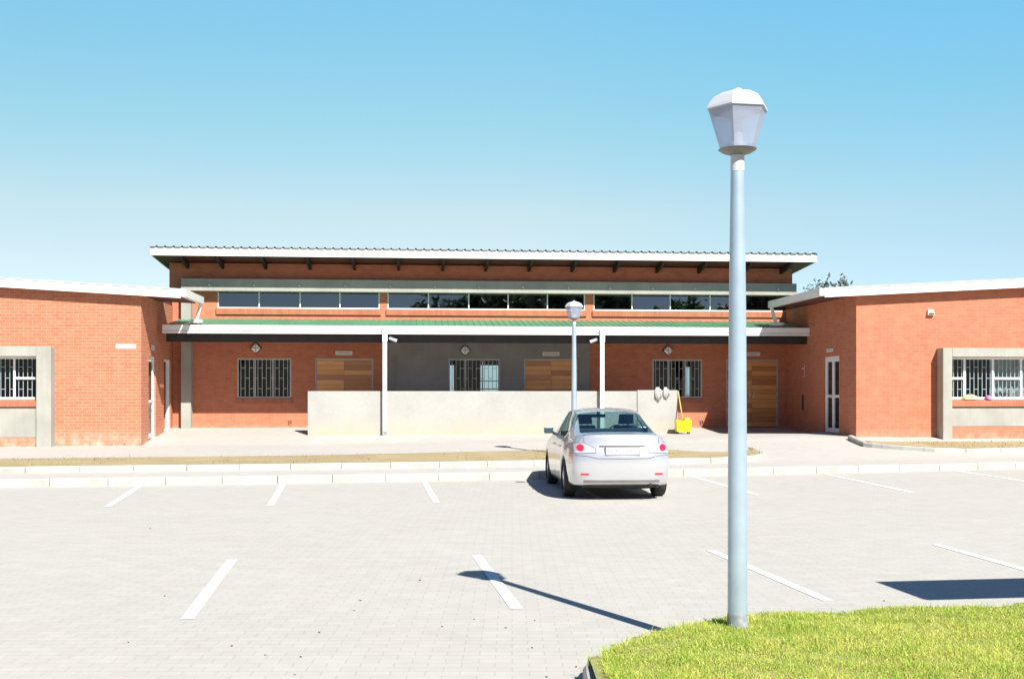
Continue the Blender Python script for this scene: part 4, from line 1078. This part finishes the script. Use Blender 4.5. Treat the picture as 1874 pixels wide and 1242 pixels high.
    sb = tmp.modifiers.new('s', 'SUBSURF'); sb.levels = 2; sb.render_levels = 2
    dg = bpy.context.evaluated_depsgraph_get(); ev = tmp.evaluated_get(dg)
    full = bpy.data.meshes.new_from_object(ev)
    bvh = BVHTree.FromPolygons([v.co.copy() for v in full.vertices], [list(p.vertices) for p in full.polygons])
    def piece(name, pred, mats):
        b = bmesh.new(); b.from_mesh(full); b.faces.ensure_lookup_table()
        kill = [f for f in b.faces if not pred(f.material_index, f.calc_center_median())]
        bmesh.ops.delete(b, geom=kill, context='FACES')
        if not b.faces: b.free(); return None
        remap = mats
        ids = sorted({f.material_index for f in b.faces}); 
        for f in b.faces: f.material_index = ids.index(f.material_index)
        m_ = bpy.data.meshes.new(name); b.to_mesh(m_); b.free()
        m_.materials.clear()
        for k in ids: m_.materials.append(M[('paint','car_glass','car_glass','car_glass','black')[k]])
        m_.polygons.foreach_set('use_smooth', [True]*len(m_.polygons))
        o = bpy.data.objects.new(name, m_); COL.objects.link(o); o.parent = root; return o
    body = piece('body', lambda k, c: k in (0, 4), None)
    piece('rear_window', lambda k, c: k == 2, None); piece('windscreen', lambda k, c: k == 3, None)
    for sg in (-1, 1):
        piece('side_window', lambda k, c, sg=sg: k == 1 and c.x*sg > 0 and c.y > 1.17, None)
        piece('side_window', lambda k, c, sg=sg: k == 1 and c.x*sg > 0 and c.y <= 1.17, None)
    bpy.data.objects.remove(tmp); bpy.data.meshes.remove(full)
    # things that lie on the rear skin: points are cast onto it
    def on_rear(x, z, lift=.004):
        h = bvh.ray_cast(Vector((x, -3, z)), Vector((0, 1, 0)))
        if h[0] is None: return Vector((x, -.8, z))
        return h[0] + h[1]*(lift if h[1].y < 0 else -lift)
    def on_side(y, z, sg, lift=.004):
        h = bvh.ray_cast(Vector((3*sg, y, z)), Vector((-sg, 0, 0)))
        if h[0] is None: return Vector((.8*sg, y, z))
        n_ = h[1] if h[1].x*sg > 0 else -h[1]
        return h[0] + n_*lift
    def patch(name, poly_fn, nu, nv, mat, par, lift=.006, edge=True):
        m = MB(); P_ = [[on_rear(*poly_fn(u/nu, v/nv), lift) for v in range(nv+1)] for u in range(nu+1)]
        B_ = [[on_rear(*poly_fn(u/nu, v/nv), -.01) for v in range(nv+1)] for u in range(nu+1)]
        for u in range(nu):
            for v in range(nv): m.quad(P_[u][v], P_[u+1][v], P_[u+1][v+1], P_[u][v+1])
            m.quad(P_[u][0], B_[u][0], B_[u+1][0], P_[u+1][0]); m.quad(P_[u][nv], P_[u+1][nv], B_[u+1][nv], B_[u][nv])
        for v in range(nv):
            m.quad(P_[0][v], P_[0][v+1], B_[0][v+1], B_[0][v]); m.quad(P_[nu][v], B_[nu][v], B_[nu][v+1], P_[nu][v+1])
        return m.build(name, mat, par, smooth='auto', merge=True)
    for sg in (-1, 1):
        # lamp housing: deep at the corner, pointed towards the plate
        def tail(u, v, sg=sg):
            x = (.42 + .315*u)*sg; zt_ = .80+.095*min(1, u*1.6+.12); zb_ = .755-.010*u
            return (x, zb_+(zt_-zb_)*v)
        t = patch('tail_light', tail, 12, 6, M['tail_clear'], root, .010)
        def bez(u, v, sg=sg):
            x = (.413 + .327*u)*sg; zt_ = .806+.095*min(1, u*1.6+.12); zb_ = .750-.010*u
            return (x, zb_+(zt_-zb_)*v)
        patch('bezel', bez, 12, 6, M['seam'], t, .005)
        def disc(cx, cz, r0, name, mat, lift):
            m = MB(); n_ = 18; c0 = on_rear(cx, cz, lift+.006); rim = [on_rear(cx+r0*math.cos(2*math.pi*k/n_)*.95, cz+r0*math.sin(2*math.pi*k/n_), lift) for k in range(n_)]
            for k in range(n_): m.poly([c0, rim[k], rim[(k+1)%n_]])
            return m.build(name, mat, t, smooth=True, merge=True)
        disc(sg*.645, .828, .057, 'brake_lens', M['tail_red'], .013)
        def amb(u, v, sg=sg): return ((.545+.055*u)*sg, .79+.065*v)
        o = patch('indicator_lens', amb, 4, 4, M['tail_amber'], t, .013)
        def refl(u, v, sg=sg): return ((.52+.125*u)*sg, .405+.030*v)
        patch('reflector', refl, 6, 2, M['tail_red'], root, .006)
    def seam(name, pts, w=.006, lift=.0035):
        m = MB()
        for a, b in zip(pts, pts[1:]):
            n_ = 8
            for k in range(n_):
                p0 = (a[0]+(b[0]-a[0])*k/n_, a[1]+(b[1]-a[1])*k/n_); p1 = (a[0]+(b[0]-a[0])*(k+1)/n_, a[1]+(b[1]-a[1])*(k+1)/n_)
                d = Vector((p1[0]-p0[0], p1[1]-p0[1])); d.normalize(); nx, nz = -d.y*w/2, d.x*w/2
                m.quad(on_rear(p0[0]-nx,p0[1]-nz,lift), on_rear(p1[0]-nx,p1[1]-nz,lift), on_rear(p1[0]+nx,p1[1]+nz,lift), on_rear(p0[0]+nx,p0[1]+nz,lift))
        return m.build(name, M['seam'], body, merge=True)
    seam('trunk_gap', [(-.60,.99),(-.585,.90)]); seam('trunk_gap', [(.60,.99),(.585,.90)])
    seam('bumper_gap', [(-.73,.715),(-.55,.70),(-.40,.665),(0,.66),(.40,.665),(.55,.70),(.73,.715)], .007)
    # number plate; the dark strip above it paints in the recess shadow
    def bar(u, v): return (-.36+.72*u, .842+.022*v)
    patch('plate_shadow_line', bar, 10, 1, M['seam'], body, .004)
    yb = on_rear(0, .78).y; sl_ = 0
    m = MB(); m.box(-.272, .272, yb-.012, yb+.05, .712, .846); m.build('plate_surround', M['lamp_bowl'], body)
    m = MB(); m.box(-.262, .262, yb-.016, yb-.0125, .722, .838); pl_ = m.build('number_plate', M['plate'], root, bevel=.004)
    m = MB(); x = -.225
    for i, ch in enumerate('vb.vb..hvb'):
        w = .026
        if ch == 'v': m.box(x, x+.011, yb-.0175, yb-.0162, .75, .81); m.box(x+.018, x+.028, yb-.0175, yb-.0162, .765, .81)
        elif ch == 'b': m.box(x, x+.012, yb-.0175, yb-.0162, .75, .81); m.box(x+.013, x+.03, yb-.0175, yb-.0162, .75, .763)
        elif ch == 'h': m.box(x, x+.03, yb-.0175, yb-.0162, .775, .787); m.box(x+.011, x+.02, yb-.0175, yb-.0162, .788, .81)
        x += .045 if ch != '.' else .03
    m.build('plate_marks', M['plate_mark'], pl_)
    # lower bumper lip
    def lip(u, v): return (-.60+1.2*u, .283+.045*v)
    patch('bumper_lip', lip, 14, 2, M['lamp_bowl'], root, .003)
    # side seams, handles and mirrors
    for sg in (-1, 1):
        m = MB()
        for y_ in (.42, 1.17, 2.12):
            zz = np.linspace(.30 if y_ != .42 else .62, .93, 10)
            for a, b in zip(zz, zz[1:]):
                m.quad(on_side(y_-.004,a,sg), on_side(y_+.004,a,sg), on_side(y_+.004,b,sg), on_side(y_-.004,b,sg))
        m.build('door_gap', M['seam'], body, merge=True)
        for y_ in (.55, 1.32):
            m = MB(); p = on_side(y_+.09, .80, sg, .02); m.tube([on_side(y_, .80, sg, .0), on_side(y_+.02,.80,sg,.028), on_side(y_+.16,.80,sg,.028), on_side(y_+.18,.80,sg,0)], .011, 8); m.build('door_handle', M['paint'], root, smooth=True)
        m = MB(); X = .865*sg
        m.hexa([(X-.09,1.96,.945),(X+.09,1.96,.945),(X+.07,2.06,.965),(X-.075,2.06,.965),(X-.09,1.96,1.075),(X+.09,1.96,1.075),(X+.075,2.06,1.05),(X-.085,2.06,1.05)])
        mo = m.build('wing_mirror', M['paint'], root, bevel=.028)
        m = MB(); m.box(X-.082,X+.082,1.953,1.962,.96,1.06); m.build('mirror_glass', lamp_red('mirror_dark_reflection', (.03,.07,.09)), mo, bevel=.004)  # dark teal base colour stands in for what the mirror reflects
        m = MB(); m.tube([(.74*sg,2.0,.94),(.80*sg,1.99,.985)], [.03,.025], 8); m.build('mirror_arm', M['black'], mo)
    # wheels
    def wheel(x, y, sg):
        m = MB(); w = .10
        m.lathe([(.20,-w),(.275,-w),(.302,-w*.86),(.312,-w*.5),(.312,w*.5),(.302,w*.86),(.275,w),(.215,w)], 40, axis='x', c=(x,y,.312))
        t = m.build('wheel', M['rubber'], root, smooth='auto')
        m = MB(); o_ = x+sg*w*.78
        prof = [(.222, 0), (.214,.0), (.205,-.03), (.20,-.10)]
        m.lathe([(r0, z*sg) for r0, z in prof], 40, axis='x', c=(o_, y, .312))
        m.lathe([(.0,.012*sg),(.045,.012*sg),(.05,0),(.05,-.05*sg)], 20, axis='x', c=(o_, y, .312))
        for k in range(10):
            a = 2*math.pi*k/10 + (.09 if k % 2 else -.09); d1 = Vector((0, math.cos(a), math.sin(a))); e = Vector((0, -math.sin(a), math.cos(a)))
            c0 = Vector((o_, y, .312)); f_ = Vector((sg, 0, 0))
            q = [c0+d1*.04-e*.013-f_*.02, c0+d1*.21-e*.010-f_*.025, c0+d1*.21+e*.010-f_*.025, c0+d1*.04+e*.013-f_*.02]
            m.hexa([*(p for p in q), *(p+f_*.024 for p in q)])
        m.build('rim', M['tread'], t, smooth='auto')
        m = MB(); m.lathe([(0,-.02*sg),(.19,-.02*sg)], 24, axis='x', c=(x+sg*.01, y, .312)); m.build('brake_disc', M['seam'], t)
    for y_ in (0, 2.6):
        for sg in (-1, 1): wheel(.735*sg, y_, sg)
        m = MB()
        for sg in (-1, 1):
            n_ = 20                                # wheel housing liner
            for k in range(n_):
                a0, a1 = math.pi*k/n_, math.pi*(k+1)/n_
                p = lambda a, xx: (xx*sg, y_+.37*math.cos(a), .30+.365*math.sin(a))
                m.quad(p(a0,.55), p(a1,.55), p(a1,.82), p(a0,.82))
            m.poly([(.55*sg, y_+.37*math.cos(math.pi*k/n_), .30+.365*math.sin(math.pi*k/n_)) for k in range(n_+1)])
        m.build('wheel_housing', M['black'], root)
    m = MB(); m.box(-.6,.6,-.75,3.3,.20,.26); m.tube([(-.55,0,.30),(.55,0,.30)], .04, 8); m.lathe([(0,-.25),(.10,-.25),(.11,0),(.10,.25),(0,.25)], 16, axis='x', c=(.28,-.55,.27)); m.tube([(.42,-.5,.26),(.46,-.84,.25)], .025, 8)
    m.build('underbody', M['black'], root)
    # interior
    m = MB(); m.box(-.66,.66,-.30,.32,.80,.99); m.build('parcel_shelf', M['dash'], root)
    m = MB(); m.box(-.66,.66,1.95,2.45,.62,.93); m.build('dashboard', M['dash'], root, bevel=.03)
    m = MB(); m.box(-.62,.62,.28,.85,.35,.55); m.hexa([(-.62,.30,.55),(.62,.30,.55),(.62,.48,.55),(-.62,.48,.55),(-.60,.14,1.10),(.60,.14,1.10),(.60,.26,1.10),(-.60,.26,1.10)]); m.build('rear_bench', M['seat'], root, bevel=.03)
    for x_ in (-.36, .36):
        m = MB(); m.box(x_-.25,x_+.25,1.15,1.68,.35,.55); m.hexa([(x_-.24,1.12,.55),(x_+.24,1.12,.55),(x_+.24,1.26,.55),(x_-.24,1.26,.55),(x_-.20,.88,1.13),(x_+.20,.88,1.13),(x_+.20,.99,1.13),(x_-.20,.99,1.13)])
        s_ = m.build('seat', M['seat'], root, bevel=.035)
        m = MB(); m.hexa([(x_-.13,.84,1.15),(x_+.13,.84,1.15),(x_+.13,.94,1.15),(x_-.13,.94,1.15),(x_-.115,.82,1.32),(x_+.115,.82,1.32),(x_+.115,.90,1.32),(x_-.115,.90,1.32)]); m.tube([(x_-.05,.9,1.1),(x_-.05,.89,1.17)], .008, 6); m.tube([(x_+.05,.9,1.1),(x_+.05,.89,1.17)], .008, 6)
        m.build('headrest', M['seat'], s_, bevel=.03)
    m = MB(); m.box(-.13,.13,1.70,1.73,1.245,1.305); m.tube([(0,1.73,1.29),(0,1.82,1.36)], .01, 6); m.build('rear_view_mirror', M['black'], root, bevel=.01)
    m = MB(); m.lathe([(.17,-.012),(.182,0),(.17,.012),(.158,0),(.17,-.012)], 24, axis='y', c=(.36,1.86,.93)); m.build('steering_wheel', M['black'], root, smooth=True)
    # headlights on the nose
    for sg in (-1, 1):
        m = MB(); nn = 8
        def on_front(x, z, l):
            h = bvh.ray_cast(Vector((x, 6, z)), Vector((0,-1,0)))
            return h[0] + Vector((0, l, 0)) if h[0] is not None else Vector((x, 3.3, z))
        P_ = [[on_front((.30+.28*u/nn)*sg, .57+.09*v/3, .008) for v in range(4)] for u in range(nn+1)]
        for u in range(nn):
            for v in range(3): m.quad(P_[u][v], P_[u+1][v], P_[u+1][v+1], P_[u][v+1])
        m.build('headlight', M['tail_clear'], root, smooth=True, merge=True)
    tag(root, 'silver four door saloon car parked nose in towards the building', 'car')
    return root
make_car((1.66, 18.35, 0), R(3.9))

# ------------------------------------------------------------------ trees
def make_tree(name, loc, height, crown_r, nleaf, lab, seed, leaf=.16, trunk_r=.16, grp=None, lm='leaf'):
    rs = random.Random(seed); r = empty(name, loc)
    t = MB(); base = height*.38
    t.tube([(0,0,-.1),(.05,.02,base*.5),(0,.05,base),(.1,.0,height*.75)], [trunk_r*1.25, trunk_r, trunk_r*.8, trunk_r*.3], 10)
    tips = []
    for k in range(9):
        a = k*2.4+rs.uniform(-.3,.3); z0 = base*rs.uniform(.8,1.5); l = crown_r*rs.uniform(.55,1.0)
        e = Vector((math.cos(a)*l, math.sin(a)*l, z0+(height-z0)*rs.uniform(.35,.95)))
        mid = Vector((e.x*.45, e.y*.45, z0+(e.z-z0)*.6)); t.tube([(0,.03,z0*.8), mid, e], [trunk_r*.5, trunk_r*.3, .015], 6); tips += [e, mid.lerp(e,.5)]
        for q in range(2):
            e2 = e + Vector((rs.uniform(-1,1), rs.uniform(-1,1), rs.uniform(-.3,.8)))*crown_r*.38; t.tube([mid.lerp(e,.5), e2], [trunk_r*.18, .01], 5); tips.append(e2)
    t.build('trunk', M['bark'], r, smooth=True)
    tips.append(Vector((.1,0,height*.93)))
    rr = np.random.default_rng(seed); T = np.array([tuple(p) for p in tips])
    idx = rr.integers(0, len(T), nleaf); sig = crown_r*rr.uniform(.10,.22,len(T))[idx]
    c = T[idx] + rr.normal(0,1,(nleaf,3))*sig[:,None]*np.array([1,1,.8])
    d1 = rr.normal(0,1,(nleaf,3)); d1 /= np.linalg.norm(d1,axis=1)[:,None]; d2 = np.cross(d1, rr.normal(0,1,(nleaf,3))); d2 /= np.linalg.norm(d2,axis=1)[:,None]
    s = leaf*rr.uniform(.6,1.3,nleaf)[:,None]
    V = np.stack([c-d1*s, c+d2*s*.42, c+d1*s, c-d2*s*.42], 1).reshape(-1,3)
    me = bpy.data.meshes.new('crown'); me.from_pydata(V.tolist(), [], [(4*i,4*i+1,4*i+2,4*i+3) for i in range(nleaf)]); me.materials.append(M[lm])
    o = bpy.data.objects.new('crown', me); COL.objects.link(o); o.parent = r
    tag(r, lab, 'tree', grp); return r
make_tree('tree', (16.35, 61, 0), 7.5, 1.45, 900, 'sparse tree top with distance haze coloured into its grey leaves showing over the brick wing roof', 3, .15, lm='leaf_hazed')
# trees across the road behind the viewer: seen only as reflections in the glass and the paintwork
proto = make_tree('tree', (6, -34, 0), 11, 4.2, 5200, 'broad leafy tree across from the building, mirrored in the high windows', 11, .42, .25, 'trees facing the building')
for (tx, ty, sc_) in ((12.5,-33,1.15), (19,-36,1.1), (29,-35,.95), (40,-37,1.05), (-17,-40,.85)):
    r2 = proto.copy(); COL.objects.link(r2); r2.location = (tx, ty, 0); r2.scale = (sc_,)*3; r2.rotation_euler = (0,0,tx)
    for ch in proto.children:
        c2 = ch.copy(); COL.objects.link(c2); c2.parent = r2

# shade shelter standing on the lawn beside the view: only its shadow falls into the picture
r = empty('shade_shelter', (5.56, 7.54, .15), R(7.8))
s_ = MB(); s_.box(-1.05, 2.4, -.36, .50, 2.18, 2.24); s_.build('roof', M['grey_roof'], r, bevel=.01)
for x_ in (-.05, 2.1):
    s_ = MB(); s_.tube([(x_,-.30,0),(x_,-.30,2.18)], .04, 10); s_.build('post', M['galv'], r)
tag(r, 'flat roofed steel shade shelter on the lawn', 'shelter')

# ------------------------------------------------------------------ light, sky, camera
EL, AZ = 44.0, 29.0
sun = bpy.data.lights.new('sun', 'SUN'); sun.energy = 4.6; sun.angle = R(.53); sun.color = (1, .965, .91)
so_ = bpy.data.objects.new('sun', sun); COL.objects.link(so_)
d = Vector((-math.sin(R(AZ))*math.cos(R(EL)), math.cos(R(AZ))*math.cos(R(EL)), -math.sin(R(EL))))
so_.rotation_euler = d.to_track_quat('-Z', 'Y').to_euler(); so_.location = (20, -30, 40)
wd = bpy.data.worlds.new('World'); SC.world = wd; wd.use_nodes = True; nt = wd.node_tree
bg = nt.nodes['Background']; sky = N(nt, 'ShaderNodeTexSky'); sky.sky_type = 'NISHITA'; sky.sun_disc = False
sky.sun_elevation = R(EL); sky.sun_rotation = math.atan2(-d.x, -d.y); sky.altitude = 1400; sky.air_density = 1.0; sky.dust_density = .6; sky.ozone_density = 1.0
gd = N(nt, 'ShaderNodeSeparateXYZ'); lk(nt, N(nt, 'ShaderNodeTexCoord').outputs['Generated'], gd.inputs[0])
def skyramp(stops): return ramp(nt, gd.outputs['Z'], [(p, tuple(c/3 for c in col)) for p, col in stops])
away = skyramp([(0, (.95,1.22,1.5)), (.108, (1.66,1.43,1.23)), (.13, (1.72,1.52,1.24)), (.155, (1.86,1.64,1.27)), (.244, (1.63,2.04,1.59)), (.33, (1.59,2.39,2.03)), (.55, (.85,1.35,1.6)), (1, (.62,1.0,1.35))])
near = skyramp([(0, (.8,.8,.85)), (.3, (.62,.72,.9)), (1, (.55,.85,1.2))])
mr = N(nt, 'ShaderNodeMapRange', interpolation_type='SMOOTHSTEP'); lk(nt, gd.outputs['Y'], mr.inputs['Value']); mr.inputs['From Min'].default_value = -.25; mr.inputs['From Max'].default_value = .55
sx_ = N(nt, 'ShaderNodeMath', operation='ADD'); lk(nt, gd.outputs['X'], sx_.inputs[0]); sx_.inputs[1].default_value = .5
side = ramp(nt, sx_.outputs[0], [(.13, (.90,.925,.93)), (.5, (1,1,1)), (.72, (.92,1.025,1.07)), (.84, (.88,1.04,1.13))])
tint = mixc(nt, mr.outputs['Result'], near, mixc(nt, 1.0, away, side, 'MULTIPLY'))
vm = N(nt, 'ShaderNodeVectorMath', operation='SCALE'); lk(nt, tint, vm.inputs[0]); vm.inputs['Scale'].default_value = 3
lk(nt, mixc(nt, 1.0, sky.outputs[0], vm.outputs[0], 'MULTIPLY'), bg.inputs['Color']); bg.inputs['Strength'].default_value = .05
cam = bpy.data.cameras.new('camera'); co_ = bpy.data.objects.new('camera', cam); COL.objects.link(co_); SC.camera = co_
co_.location = (0, 0, EYE); co_.rotation_euler = (R(90), 0, 0)
cam.sensor_width = 36; cam.lens = F/1874*36; cam.shift_y = (HY-621)/1874; cam.clip_end = 3000; cam.clip_start = .05
SC.view_settings.view_transform = 'Standard'; SC.view_settings.look = 'None'; SC.view_settings.gamma = 1; SC.view_settings.exposure = 1.0
SC.render.film_transparent = False
